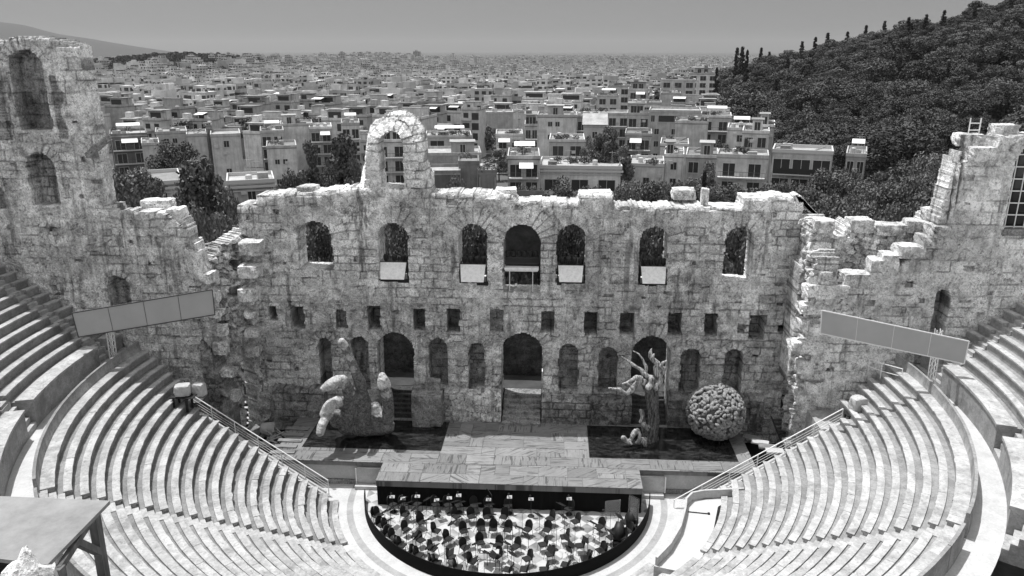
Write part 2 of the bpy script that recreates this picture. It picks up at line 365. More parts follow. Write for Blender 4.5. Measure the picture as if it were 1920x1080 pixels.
# the tower edge and the broken edge both lean inward in the picture because they are plumb: build from plan positions
def lwall_top():
    P = []
    for u, v in tl: q = on_y(u, v, YS); P.append((q[0]-XL, q[2]))
    xe = on_y(195, 230, YS+1.3)[0]-XL
    P = [p for p in P if not (xe-.5 < p[0] < xe+.3) and not (p[0] > xe-.5 and p[1] > 19)]
    P += [(xe-.06, on_y(172, 88, YS)[2]), (xe+.06, on_y(215, 386, YS)[2])]
    return profile(sorted(P), 21, .06)
OL = [opn(YS, XL, 24, 88, 92, 243, True, 1.15, .7), opn(YS, XL, 52, 106, 286, 386, True, 1.15, .6), opn(YS, XL, -45, 9, 340, 392, True, 1.15, .5), opn(YS, XL, 204, 246, 517, 600, True, 1.15, .4),
      opn(YS, XL, -120, -58, 92, 243, True, 1.15, .7)]
def lmask(U, V):                        # bands of thin dark brick between the ashlar of the tower
    x = U+XL; a = on_y(92, 140, YS); b = on_y(128, 262, YS)
    m = np.ones(U.shape)
    band = (x > a[0]) & (x < b[0]-.15*np.sin(V*3)) & (V < a[2]) & (V > b[2]) | (x > on_y(0,240,YS)[0]-.2) & (x < on_y(20,240,YS)[0]) & (V > on_y(0,262,YS)[2]) & (V < on_y(0,150,YS)[2])
    return np.where(band, .34+.22*(np.abs((V/.16) % 1-.5) > .32), m)
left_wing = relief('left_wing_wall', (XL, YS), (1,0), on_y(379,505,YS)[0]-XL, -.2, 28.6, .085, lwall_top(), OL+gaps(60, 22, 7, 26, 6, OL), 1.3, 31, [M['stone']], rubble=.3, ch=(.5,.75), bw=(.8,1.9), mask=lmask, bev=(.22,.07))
left_wing.name = 'wing_wall'; tag(left_wing, 'ruined wing wall on the left with a two storey arched tower and stepped broken end', 'wall')
# broken return of the wing towards the stage wall (rubble core showing)
eL = on_y(379, 505, YS)[0]
def ret_wall(name, A, B, ztA, ztB, seed, door, label, mid=0):
    d = Vector(B)-Vector(A); W = d.length
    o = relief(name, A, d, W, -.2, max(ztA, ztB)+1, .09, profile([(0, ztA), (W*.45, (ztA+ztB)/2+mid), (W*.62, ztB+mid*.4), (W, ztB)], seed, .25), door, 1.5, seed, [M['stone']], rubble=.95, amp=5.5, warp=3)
    return tag(o, label, 'wall')
rl = ret_wall('return_wall', (eL-.25, YS+.05), (-18.0, YW-.02), 14.0, 15.3, 41, [dict(u0=2.55, u1=3.55, z0=-.3, z1=6.6, arch=True, depth=None, ring=.3), dict(u0=.9, u1=1.8, z0=8.6, z1=9.7, arch=False, depth=.8), dict(u0=2.2, u1=3.2, z0=11.2, z1=12.0, arch=False, depth=.8), dict(u0=2.6, u1=3.4, z0=13.0, z1=13.7, arch=False, depth=.8)], 'broken rubble return between the left wing and the stage wall, ledged with fallen blocks')
# stub pier in front of the return, down at stage level
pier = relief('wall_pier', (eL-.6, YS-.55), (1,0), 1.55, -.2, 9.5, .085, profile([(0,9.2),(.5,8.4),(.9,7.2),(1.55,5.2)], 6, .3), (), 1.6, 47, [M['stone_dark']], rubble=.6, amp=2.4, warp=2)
tag(pier, 'broken dark masonry pier at the foot of the left wing, above the handrail', 'wall')
# ------------------------------------------------------------------ right wing
XR = on_y(1519, 520, YS)[0]
tr = [(1518,516),(1560,511),(1561,536),(1578,536),(1580,516),(1631,516),(1634,506),(1685,503),(1687,482),(1730,482),(1732,462),(1748,461),(1750,441),(1772,440)]
def rwall_top():
    P = [(on_y(u,v,YS)[0]-XR, on_y(u,v,YS)[2]) for u, v in tr]
    xe = on_y(1779, 350, YS+1.3)[0]-XR
    P = [p for p in P if p[0] < xe-.1]+[(xe-.05, on_y(1776,420,YS)[2]), (xe+.05, on_y(1783,305,YS)[2])]
    for u, v in ((1796,281),(1808,272),(1870,276),(1874,258),(1920,254),(2100,250),(2300,250)): q = on_y(u,v,YS); P.append((q[0]-XR, q[2]))
    return profile(sorted(P), 22, .05)
wr = on_y(1880, 430, YS)
OR = [dict(u0=wr[0]-XR, u1=wr[0]-XR+3.3, z0=wr[2]-.45, z1=wr[2]+5.4, arch=True, depth=1.3, ring=.7), opn(YS, XR, 1750, 1778, 543, 628, True, 1.3, .5)]
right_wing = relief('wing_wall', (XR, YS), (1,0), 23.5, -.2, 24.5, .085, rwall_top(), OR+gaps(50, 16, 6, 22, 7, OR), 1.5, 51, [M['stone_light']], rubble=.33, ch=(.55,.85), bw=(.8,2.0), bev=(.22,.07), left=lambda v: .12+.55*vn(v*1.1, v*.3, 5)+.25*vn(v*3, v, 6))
tag(right_wing, 'pale ruined wing wall on the right, stepping up to a sunlit tower stump with a barred window', 'wall')
def rcore_top():
    y = YS+1.6; c = [(1519,500),(1521,428),(1530,422),(1548,420),(1562,430),(1568,447),(1580,447),(1588,430),(1598,421),(1640,423),(1700,433),(1738,430),(1752,407),(1775,402),(1810,398)]
    return profile([(on_y(u,v,y)[0]-XR, on_y(u,v,y)[2]) for u, v in c], 23, .14)
core = relief('rubble_core', (XR-.1, YS+1.6), (1,0), on_y(1790,420,YS+1.6)[0]-XR+.4, 6, 19.5, .085, rcore_top(), (), 2.2, 57, [M['stone']], rubble=.95, amp=3.0, warp=2.5)
core.parent = right_wing; core.location = core.location-right_wing.location
rr = ret_wall('return_wall', (18.75, YW-.02), (XR+.12, YS+.05), 17.4, 15.2, 43, [dict(u0=.5, u1=1.25, z0=-.3, z1=5.6, arch=True, depth=None, ring=.2), dict(u0=1.9, u1=2.6, z0=9.6, z1=13.6, arch=False, depth=.8), dict(u0=2.3, u1=3.1, z0=2.5, z1=6.6, arch=True, depth=.9, ring=.2)], 'broken return between the right wing and the stage wall with tall slots in its rubble face')
for k, (u, y, h, r_) in enumerate(((1493, 4.6, 5.2, .55), (1512, 4.0, 4.7, .5))):
    q = on_z(u, 815, .8); m = MB(); rs = random.Random(k)
    b = relief('pillar_stump', (q[0]-.45, q[1]), (1,0), .9, .0, 6.5, .085, profile([(0,h+.8),(.5,h+1.0),(.9,h+.3)], k, .2), (), .9, 61+k, [M['stone']], rubble=.1, amp=1.6)
    tag(b, ['tall broken pillar stump beside the dark opening on the stage right edge','second broken pillar stump, nearest the striped steps on the right'][k], 'pillar')
# ------------------------------------------------------------------ arch of the lost third storey standing on the wall top
ya = YW+.25; xa = on_y(672, 350, ya)[0]
at = [(672,318),(680,312),(680,262),(684,240),(695,228),(712,220),(735,213),(757,214),(775,226),(786,243),(793,268),(795,310),(797,318),(806,330)]
arch_top = profile([(on_y(u,v,ya)[0]-xa, on_y(u,v,ya)[2]) for u, v in [(670,322)]+at+[(808,345)]], 24, .06)
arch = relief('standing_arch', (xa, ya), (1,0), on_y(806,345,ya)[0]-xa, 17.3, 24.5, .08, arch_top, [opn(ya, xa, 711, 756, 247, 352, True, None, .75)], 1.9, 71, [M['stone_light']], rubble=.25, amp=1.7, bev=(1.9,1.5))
tag(arch, 'lone standing stone arch of the lost upper storey on top of the stage wall', 'arch')
# inner wall behind the doors, and the loose stones lying on the wall tops
M['stone_black'] = mat('black_masonry', stone_fn(.05, .13, .5, .6, 1, .4), rough=1, spec=.1)  # near-black tone for the rear wall and the side door steps
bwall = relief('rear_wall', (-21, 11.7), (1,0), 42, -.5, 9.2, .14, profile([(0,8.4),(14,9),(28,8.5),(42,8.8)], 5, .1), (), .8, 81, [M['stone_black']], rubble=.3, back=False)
tag(bwall, 'dark rear corridor wall seen through the doorways of the stage wall', 'wall')
BL = [((558,590),350,362,YW+.6,'flat loose stone lying on the left end of the stage wall top'),((930,968),355,366,YW+.7,'low rounded stone on the stage wall top beside the middle window'),((1085,1148),360,372,YW+.9,'long flat capping stone on the stage wall right of the middle'),
      ((1262,1306),356,374,YW+1.6,'jagged boulder on the back edge of the stage wall top'),((1317,1331),356,388,YW+.35,'small upright stone post on the stage wall top'),((1445,1468),364,374,YW+.8,'thin stone slab near the right end of the stage wall top'),
      ((240,312),398,428,YS+.3,'long broken slab on the left wing wall beneath the squarish block'),((262,316),376,396,YS+1.5,'weathered block lying behind the long slab on the left wing wall'),((311,339),392,430,YS+.5,'upright block at the broken end of the left wing wall'),
      ((338,353),430,455,YS+.4,'small stone stepping down the broken left wing wall'),((352,366),452,470,YS+.4,'pointed pale stone above the boulder on the broken left wing'),((337,376),470,508,YS+.1,'big pale boulder perched on the broken left wing corner'),
      ((1801,1848),252,273,YS+.6,'overhanging curved slab on top of the right tower stump'),((1868,1912),234,256,YS+.8,'squared block on the crest of the right tower stump'),((1819,1868),276,302,YS-.12,'dark recessed block set in the crest of the right tower stump'),
      ((1580,1632),514,540,YS-.15,'long block on the stepped right wing, above the screen'),((1536,1560),510,532,YS-.15,'short block at the outer end of the stepped right wing'),((1532,1592),535,560,YS-.25,'wide block of the right wing just above the screen corner'),
      ((1634,1657),488,508,YS-.1,'first stone of the stair-like stones climbing the right wing'),((1656,1688),478,504,YS-.12,'second stone of the stair-like stones climbing the right wing'),((1686,1733),462,484,YS-.1,'long third stone of the stair-like stones climbing the right wing'),
      ((1730,1752),444,464,YS-.1,'fourth stone of the stair-like stones climbing the right wing'),((1748,1780),424,444,YS-.12,'top stone of the stair-like stones climbing the right wing'),((1594,1640),412,436,YS+1.5,'broad lump of core masonry left of the saddle on the right wing'),
      ((1640,1702),422,440,YS+1.5,'long flat lump in the saddle of the right wing'),((1703,1746),415,436,YS+1.5,'lump of core masonry right of the saddle on the right wing'),((1528,1566),414,436,YS+1.5,'rounded core lump next to the stage wall end on the right'),((1740,1778),394,414,YS+1.4,'core lump against the foot of the right tower stump'),
      ((448,486),455,478,5.6,'pale round capstone on the left return beside the stage wall'),((447,482),500,520,5.2,'jutting stone ledge in the left return, below the capstone'),((446,476),543,565,5.0,'lower jutting stone ledge in the left return')]
for k, ((u0, u1), v0, v1, y, lb) in enumerate(BL):
    a = on_y(u0, (v0+v1)/2, y); b = on_y(u1, (v0+v1)/2, y); t = on_y((u0+u1)/2, v0, y); bt = on_y((u0+u1)/2, v1, y); h = t[2]-bt[2]
    rock('stone_block', ((a[0]+b[0])/2, y+.55, bt[2]-.05), (b[0]-a[0], 1.3 if u0 != 1317 else .6, h+.05), 3+k, (k*37 % 13-6)*.02, [M['stone_light' if k % 3 else 'stone']], lb, 'stone block', 'loose stones on the ruined walls', boxy=.78, rough=.10, sub=4)
# brick rib breaking away at the stage wall's right end
m = MB()
for k in range(13):
    t = k/12; u = 1492+t*40; v = 370+t*t*56; q = on_y(u, v, YW+.5)
    m.box((-.15,-.5,-.80), (.07,.6,.30+.05*(k%2)), 0, Matrix.Translation(q)@Matrix.Rotation(-.5-t*.7, 4, 'Y'))
tag(m.build('brick_rib', M['stone'], None, bevel=.02), 'curved rib of thin bricks breaking away at the right end of the stage wall', 'arch')
# timbers and a metal T post on the left wing
m = MB(); q = on_y(188, 275, YS-.2)
for k in range(3): m.box((-.95,-.25,-.05+k*.14), (.95,.25,.05+k*.14), 0, Matrix.Translation((q[0]+k*.05,YS-.35,q[2]-.1))@Matrix.Rotation(-.62, 4, 'Y'))
tag(m.build('slate_cap', M['stone_dark'], None, bevel=.015), 'tilted layered slab jammed against the right edge of the left tower', 'slab')
m = MB()
for k in range(7):
    q = on_y(402+k*6, 452-k*4, 9.2); m.bar(q+np.array((-.45,0,-.25)), q+np.array((.35,0,.25)), .16, .12)
a = on_y(400, 462, 9.2); b = on_y(446, 436, 9.2); m.bar(a, b, .12)
tag(m.build('metal_grating', M['stone_dark'], None), 'dark slatted grating leaning behind the broken left return', 'grating')
m = MB(); a = on_y(368, 462, 6); b = on_y(396, 456, 6); c_ = (a+b)/2; m.bar(a, b, .1); m.bar(c_, c_-np.array((0,0,1.1)), .09)
M['white_metal'] = mat('white_painted_metal', col=.75, rough=.5)
tag(m.build('metal_post', M['white_metal'], None), 'white metal T shaped post behind the boulder on the left wing', 'post')
# barred window of the right tower and the little ladder on its top
e = empty('barred_window', (wr[0], YS+.45, wr[2]), 0, 'tall barred window with white bars in the right tower stump', 'window')
M['dark_glass'] = mat('dark_window_glass', col=.015, rough=.12, spec=.5)
m = MB(); m.box((0,.35,-.4), (3.3,.4,5.3)); m.build('pane', M['dark_glass'], e)
m = MB()
for k in range(8): m.box((0,-.03,.05+k*.72), (3.3,.03,.11+k*.72))
for k in range(6): m.box((.28+k*.55,-.075,0), (.33+k*.55,-.032,5.2))
m.build('grille', M['white_metal'], e)
m = MB(); m.box((-.1,-.35,-.55), (3.35,.3,-.02)); m.build('sill', M['stone_dark'], e)
q = on_y(1825, 252, YS+1.2); m = MB()
for s in (-.3,.3): m.bar((q[0]+s,q[1],q[2]-.3), (q[0]+s+.05,q[1]+.1,q[2]+.95), .07)
for k in (.25,.65): m.bar((q[0]-.3,q[1],q[2]+k), (q[0]+.33,q[1],q[2]+k), .06)
tag(m.build('ladder', M['white_metal'], None), 'short metal ladder top poking above the right tower slab', 'ladder')

# bonding stones sticking out of the two broken corners
rb_ = random.Random(21); n_ = 0
for sd, edge in (('left', [(384,522),(392,560),(398,590),(404,622),(410,655),(420,700),(430,745),(468,590),(474,625),(470,660)]), ('right', [(1530,545),(1520,580),(1532,618),(1522,655),(1512,690),(1508,610),(1500,650),(1524,730),(1540,668)])):
    for k, (u, v) in enumerate(edge):
        y = YS-.1 if (sd == 'right' or u < 450) else 5.2; q = on_y(u, v, y); sz = (rb_.uniform(.7,1.5), rb_.uniform(.8,1.2), rb_.uniform(.4,.8))
        rock('bonding_stone', (q[0], y+.35, q[2]-sz[2]/2), sz, 200+n_, rb_.uniform(-.3,.3), [M['stone' if sd == 'left' else 'stone_light']], '%s bonding stone down the broken corner of the %s wing, counted from the top' % (['first','second','third','fourth','fifth','sixth','seventh','eighth','ninth','tenth'][sorted(range(len(edge)), key=lambda i: edge[i][1]).index(k)], sd), 'stone block', 'bonding stones at the broken wing corners', boxy=.75, rough=.13); n_ += 1
# ================================================================== ground, orchestra, stage
def plain_z(d): return np.interp(d, [0,95,130,200,350,600,1000,1500,2500,4000,7000,12000,40000], [-.3,-.3,-1.5,-4,-9,-14,-22,-30,-40,-50,-56,-60,-62])
AZ_U = lambda u: math.degrees(math.atan((u-960)/FPX/1.0))-3.3
_hz = np.array([7.,9.5,11.,12.9,16.3,20.8,24.4,26.8,31,40,60,75]); _hh = np.array([-11.,-7.,2,8,15,24.5,32.5,39,50,64,56,30])
def terrain(x, y):
    x = np.asarray(x, float); y = np.asarray(y, float); dx = x-CAM[0]; dy = y-CAM[1]; d = np.hypot(dx, dy); az = np.degrees(np.arctan2(dx, dy))
    z = plain_z(d)
    H = np.interp(az, _hz, _hh); s = sstep(140, 500, d)*(1-sstep(540, 1300, d)); k = sstep(6, 11, az)*(1-sstep(70, 90, az))
    z = z+k*s*np.maximum(H-z, 0)*(.9+.2*fbm(x*.012, y*.012, 4))
    # low wooded rise far left
    b = np.exp(-((az+26)/9.)**2)*np.exp(-((d-1500)/420.)**2); z = z+b*42+np.exp(-((az+13)/7.)**2)*np.exp(-((d-2300)/600.)**2)*38+np.exp(-((az-2)/16.)**2)*np.exp(-((d-5200)/1400.)**2)*24
    return z
# one ground sheet out to the horizon (polar, finer near the theatre)
rr_ = np.concatenate([np.linspace(62,200,24), np.geomspace(215,2600,60), np.geomspace(2800,45000,26)]); aa = np.radians(np.linspace(-60,60,161))
RRg, AAg = np.meshgrid(rr_, aa, indexing='ij'); gx = CAM[0]+RRg*np.sin(AAg); gy = CAM[1]+RRg*np.cos(AAg); gz = terrain(gx, gy)
nI, nJ = RRg.shape; ix = np.arange(nI*nJ).reshape(nI, nJ); Fq = np.stack([ix[:-1,:-1], ix[:-1,1:], ix[1:,1:], ix[1:,:-1]], -1).reshape(-1,4)
def ground_fn(t):
    p = t.pos(); n = t.noise(p, .05, 6, .7); n2 = t.noise(p, .6, 5, .7)
    t.grey(t.math('MULTIPLY', t.mr(n, .35, .65, .035, .08), t.mr(n2, .3, .7, .6, 1.4)))
M['earth'] = mat('dry_earth', ground_fn, rough=.95)
g = np_mesh('ground', np.stack([gx, gy, gz], -1).reshape(-1,3), Fq, None, [M['earth']], smooth=True); tag(g, 'dry ground running out to the plain', 'ground', kind='structure')
m = MB(); m.box((-60,-46,-.6), (60,24,-.32)); tag(m.build('theatre_ground', M['earth']), 'ground under the theatre', 'ground', kind='structure')
ZC = float(on_y(980, 727, 9.4)[2])
m = MB(); m.box((-30,9.34,-.3), (30,11.68,ZC)); m.box((-30,12.6,-.3), (30,24,1.35)); tag(m.build('corridor_floor', M['earth']), 'bare floor behind the stage wall', 'floor', kind='structure')
# orchestra floor: lozenge marble, then paved rings
def lozenge(t):
    p = t.xyz(t.pos()); s = .62
    a = t.math('ADD', t.math('MULTIPLY', p[0], .62/s), t.math('MULTIPLY', p[1], .62/s)); b = t.math('SUBTRACT', t.math('MULTIPLY', p[0], .62/s), t.math('MULTIPLY', p[1], .62/s))
    c = t.math('PINGPONG', t.math('ADD', t.math('FLOOR', a), t.math('FLOOR', b)), 1)
    n = t.noise(t.pos(), 2.5, 6, .7); n2 = t.noise(t.pos(), .5, 3)
    w_ = t.math('MULTIPLY', t.mr(n, .3, .7, .8, 1.1), 1)
    t.grey(t.math('MULTIPLY', w_, t.mix(t.math('MULTIPLY', t.math('GREATER_THAN', c, .5), t.mr(n2, .4, .6, .35, 1)), .48, .17)))
M['lozenge'] = mat('lozenge_marble_floor', lozenge, rough=.5, spec=.4)
def disc(name, r0, r1, z, a0, a1, mt, n=96, th=.25):
    m = MB(); P = [(r1*math.cos(R(a0+(a1-a0)*k/n)), r1*math.sin(R(a0+(a1-a0)*k/n))) for k in range(n+1)]
    if r0 > 0:
        Q = [(r0*math.cos(R(a0+(a1-a0)*k/n)), r0*math.sin(R(a0+(a1-a0)*k/n))) for k in range(n+1)]
        V = [(x,y,z) for x,y in P]+[(x,y,z) for x,y in Q]; m.add(V, [(k,k+1,n+2+k,n+1+k) for k in range(n)])
    else: m.add([(0,0,z)]+[(x,y,z) for x,y in P], [(0,k+1,k+2) for k in range(n)])
    return m.build(name, mt)
tag(disc('orchestra_floor', 0, 9.0, 0, 0, 360, M['lozenge']), 'pale and grey lozenge marble floor', 'floor', kind='structure')
def plain_marble(lo, hi):
    def f(t):
        n = t.noise(t.pos(), 1.2, 7, .7, .4); n2 = t.noise(t.pos(), 9, 4, .7)
        t.grey(t.math('MULTIPLY', t.mr(n, .32, .68, lo, hi), t.mr(n2, .3, .7, .88, 1.1)))
    return f
M['ring_pale'] = mat('pale_ring_paving', plain_marble(.40,.52), rough=.7)
M['ring_grey'] = mat('grey_ring_paving', plain_marble(.24,.36), rough=.7)
tag(disc('paving_ring', 9.0, 9.75, -.002, 160, 380, M['ring_pale']), 'pale paving ring', 'paving', kind='structure')
tag(disc('paving_band', 9.75, 10.15, -.004, 160, 380, M['ring_grey']), 'grey paving band', 'paving', kind='structure')
tag(disc('outer_paving', 10.15, 11.2, -.006, 160, 380, M['ring_pale']), 'outer paving', 'paving', kind='structure')
m = MB(); m.box((-30,-2.4,-.25), (30,3.2,-.02)); tag(m.build('parodos_paving', M['ring_pale']), 'pale paving beside the stage', 'paving', kind='structure')
tag(disc('walkway', 24.6, 26.2, 7.66, -187, 7, M['ring_pale'], 120), 'pale curved walkway between the seating tiers', 'walkway', kind='structure')
# ------------------------------------------------------------------ stage
def deck_fn(t):
    p = t.pos(); a = t.attr(); x = t.xyz(p)
    # each board panel carries its own grain direction (g) and tone (r)
    ca = t.math('COSINE', t.math('MULTIPLY', a[1], 3.14159)); sa = t.math('SINE', t.math('MULTIPLY', a[1], 3.14159))
    u = t.math('ADD', t.math('MULTIPLY', x[0], ca), t.math('MULTIPLY', x[1], sa)); v = t.math('SUBTRACT', t.math('MULTIPLY', x[1], ca), t.math('MULTIPLY', x[0], sa))
    q = t.comb(t.math('MULTIPLY', u, .55), t.math('MULTIPLY', v, 5.5), t.math('MULTIPLY', a[0], 37.))
    n = t.noise(q, 1.1, 5, .62, .9); n3 = t.noise(q, 3.2, 4, .7, .3)
    b = t.mr(a[0], 0, 1, .17, .25); b = t.math('MULTIPLY', b, t.mr(n3, .3, .7, .8, 1.15))
    b = t.mix(t.mr(n, .545, .60, 0, .75, True), b, .05); b = t.math('MULTIPLY', b, t.mr(t.noise(p, .9, 4), .3, .7, .85, 1.1))
    t.grey(b); t.bump(n, .5, .06)
M['deck'] = mat('grained_stage_panels', deck_fn, rough=.8)
M['black_cloth'] = mat('black_drape', col=.008, rough=.9, spec=.1)
lip = [on_z(704,900,ZS), on_z(1206,917,ZS)]; yl = (lip[0][1]+lip[1][1])/2; xl0, xl1 = lip[0][0], lip[1][0]
yf = on_z(600,861,ZS)[1]                      # front of the strip before the pools
P1 = [on_z(566,838,ZS), on_z(826,849,ZS), on_z(840,796,ZS)]; P2 = [on_z(1105,858,ZS), on_z(1385,866,ZS), on_z(1105,815,ZS)]
stage = empty('stage', (0, 0, 0), 0, 'wide wooden stage of square grained panels with a projecting front apron', 'stage')
rs = np.random.RandomState(8); V = []; F = []; A = []
def panel(x0, y0, x1, y1, z):
    n = len(V); z += rs.uniform(-.006,.006); g = .012; t = rs.rand(); d = rs.choice([0,0,.5,.5,.22,.78,.12])
    for (x,y) in ((x0+g,y0+g),(x1-g,y0+g),(x1-g,y1-g),(x0+g,y1-g)): V.append((x,y,z))
    for (x,y) in ((x0+g,y0+g),(x1-g,y0+g),(x1-g,y1-g),(x0+g,y1-g)): V.append((x,y,z-.06))
    F.extend([(n,n+1,n+2,n+3),(n+4,n+5,n+1,n),(n+5,n+6,n+2,n+1),(n+6,n+7,n+3,n+2),(n+7,n+4,n,n+3)]); A.extend([(t,d,1)]*8)
pw = (xl1-xl0)/9.; y = yl; row = 0
while y < YW-.6:
    h = 1.12 if row else 1.05; xs0, xs1 = (xl0, xl1) if y+h <= yf+.7 else (-15.6, 15.9)
    if row and y < yf < y+h: y2 = yf
    else: y2 = min(y+h, YW-.55)
    x = xs0; o = 0
    while x < xs1-.1:
        k = rs.choice([1, 1, .5, 1.5]); x2 = min(x+pw*k, xs1)
        if xs1-x2 < pw*.35: x2 = xs1
        if k == 1 and rs.rand() < .3: panel(x, y, x2, (y+y2)/2, ZS); panel(x, (y+y2)/2, x2, y2, ZS)
        else: panel(x, y, x2, y2, ZS)
        x = x2
    y = y2; row += 1
np_mesh('deck', V, F, stage, [M['deck']], None, np.array(A))
m = MB(); m.box((xl0+.03,yl+.03,ZS-.42), (xl1-.03,yf+.2,ZS-.05)); m.box((-15.6,yf+.03,ZS-.42), (15.9,YW-.5,ZS-.05))
m.build('fascia', M['deck'], stage)
m = MB(); n = 90
for k in range(n):                            # gathered black drape under the apron
    xa_ = xl0+.06+(xl1-xl0-.12)*k/n; xb = xl0+.06+(xl1-xl0-.12)*(k+1)/n; ya_ = yl+.12+.03*math.sin(k*1.3); yb = yl+.12+.03*math.sin((k+1)*1.3)
    m.add([(xa_,ya_,.01),(xb,yb,.01),(xb,yb,ZS-.43),(xa_,ya_,ZS-.43)], [(0,1,2,3)])
for x in (xl0+.06, xl1-.06): m.box((x-.02,yl+.12,.01), (x+.02,yf,ZS-.43))
m.build('drape', M['black_cloth'], stage)
# side fronts of the stage: plastered panels, doors and a return
M['plaster'] = mat('stained_plaster_panel', plain_marble(.36,.52), rough=.85); M['plaster_pale'] = mat('pale_panel', plain_marble(.40,.5), rough=.7)
for sx, nm in ((-1,'left'),(1,'right')):
    x0, x1 = (-15.6, xl0) if sx < 0 else (xl1, 15.9)
    e = empty('stage_retaining_wall', (x0, yf+.15, 0), 0, 'plastered stage front %s of the apron, with a pale panel and a door' % ('left' if sx < 0 else 'right'), 'wall')
    m = MB(); m.box((0,.05,-.02), (x1-x0,.25,ZS-.44)); m.build('backing', M['plaster'], e)
    m = MB(); s = (x1-x0)
    if sx < 0: m.box((s-5.0,.02,.32), (s-1.9,.048,ZS-.5))
    else: m.box((1.3,.02,.3), (s-.5,.048,ZS-.5))
    m.build('panel', M['plaster_pale' if sx < 0 else 'plaster'], e)
    d0 = s-1.75 if sx < 0 else .12
    m = MB(); m.box((d0,-.35,.25), (d0+1.5,.0,ZS-.5)); m.build('door', M['plaster'], e)
    m = MB(); m.bar((d0+(-.05 if sx<0 else 1.55),-.38,.25), (d0+(-.05 if sx<0 else 1.55),-.38,ZS-.46), .07); m.build('door_post', M['white_metal'], e)
    m = MB(); m.box((0,-.1,-.01), (s,.045,.3)); m.build('plinth', M['stone_dark'], e)
    m = MB(); m.box((d0-.1,-.75,0), (d0+1.45,-.37,.24)); m.build('step', M['plaster_pale'], e)
# black reflecting pools set on the deck
M['black_pool'] = mat('black_water', lambda t: (t.grey(t.mr(t.noise(t.scale(t.pos(),(1,3,1)), .9, 6, .75, 1.5), .45, .75, .006, .06)), t.bump(t.noise(t.pos(), 3, 3), .12, .02)), rough=.12, spec=.5)
yb0, yt0 = P1[1][1], YW-1.2
m = MB(); m.box((P1[0][0],P1[0][1],ZS-.01), (P1[1][0],YW-1.0,ZS+.02)); tag(m.build('black_pool', M['black_pool']), 'black pool sheet under the giant hand, left of the stage centre', 'pool', 'black pools on the stage')
m = MB(); m.box((P2[0][0],P2[0][1],ZS-.01), (P2[1][0],YW-1.0,ZS+.02)); tag(m.build('black_pool', M['black_pool']), 'black pool sheet under the bare tree and the rosette ball', 'pool', 'black pools on the stage')
# carved podium along the foot of the wall
POD = [(on_z(1015,790,ZS)[0], on_z(1182,795,ZS)[0], 2.0), (on_z(1250,800,ZS)[0], 17.6, 2.4), (on_z(835,785,ZS)[0], on_z(940,785,ZS)[0], 2.3), (-17.4, on_z(612,780,ZS)[0], 2.3)]
pl = ['carved stone podium right of the middle door','stone podium behind the rosette ball','carved stone podium left of the middle door','dark stone podium in the left corner behind the hand']
for k, (a, b, h) in enumerate(POD):
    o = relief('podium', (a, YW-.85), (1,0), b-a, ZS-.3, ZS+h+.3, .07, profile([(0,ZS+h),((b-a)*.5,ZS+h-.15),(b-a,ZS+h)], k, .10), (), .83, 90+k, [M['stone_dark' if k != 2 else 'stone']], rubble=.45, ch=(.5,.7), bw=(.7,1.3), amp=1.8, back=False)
    tag(o, pl[k], 'podium', 'stone podiums along the stage wall')
q0 = on_z(772,801,ZS); q1 = on_z(829,801,ZS)
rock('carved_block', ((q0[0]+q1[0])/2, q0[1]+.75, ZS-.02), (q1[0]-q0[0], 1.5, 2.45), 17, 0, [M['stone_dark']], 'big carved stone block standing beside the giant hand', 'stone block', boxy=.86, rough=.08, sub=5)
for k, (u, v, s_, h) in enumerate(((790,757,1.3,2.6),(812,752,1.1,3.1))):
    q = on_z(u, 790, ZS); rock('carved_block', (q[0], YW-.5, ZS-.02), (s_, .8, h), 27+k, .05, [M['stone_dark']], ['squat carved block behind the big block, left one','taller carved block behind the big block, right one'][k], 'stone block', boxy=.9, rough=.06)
# steps up to the three doors
for k, (ua, ub, nm) in enumerate(((712,777,'left'),(942,1015,'middle'),(1183,1251,'right'))):
    c0 = on_y(ua, 760, YW)[0]+.05; c1 = on_y(ub, 760, YW)[0]-.05; m = MB(); n_ = 6; y0 = YW-1.3 if k == 1 else YW-.3
    for j in range(n_): m.box((c0, y0+(9.33-y0)*j/n_*.8, ZS-.3), (c1, 9.33, ZS+(ZC-.02-ZS)*(j+1)/n_+.001*j))
    tag(m.build('door_steps', M['stone_black' if k != 1 else 'stone_dark'], None, bevel=.02), 'dark worn stone steps rising into the %s doorway of the stage wall' % nm, 'steps', 'steps in the stage doorways')
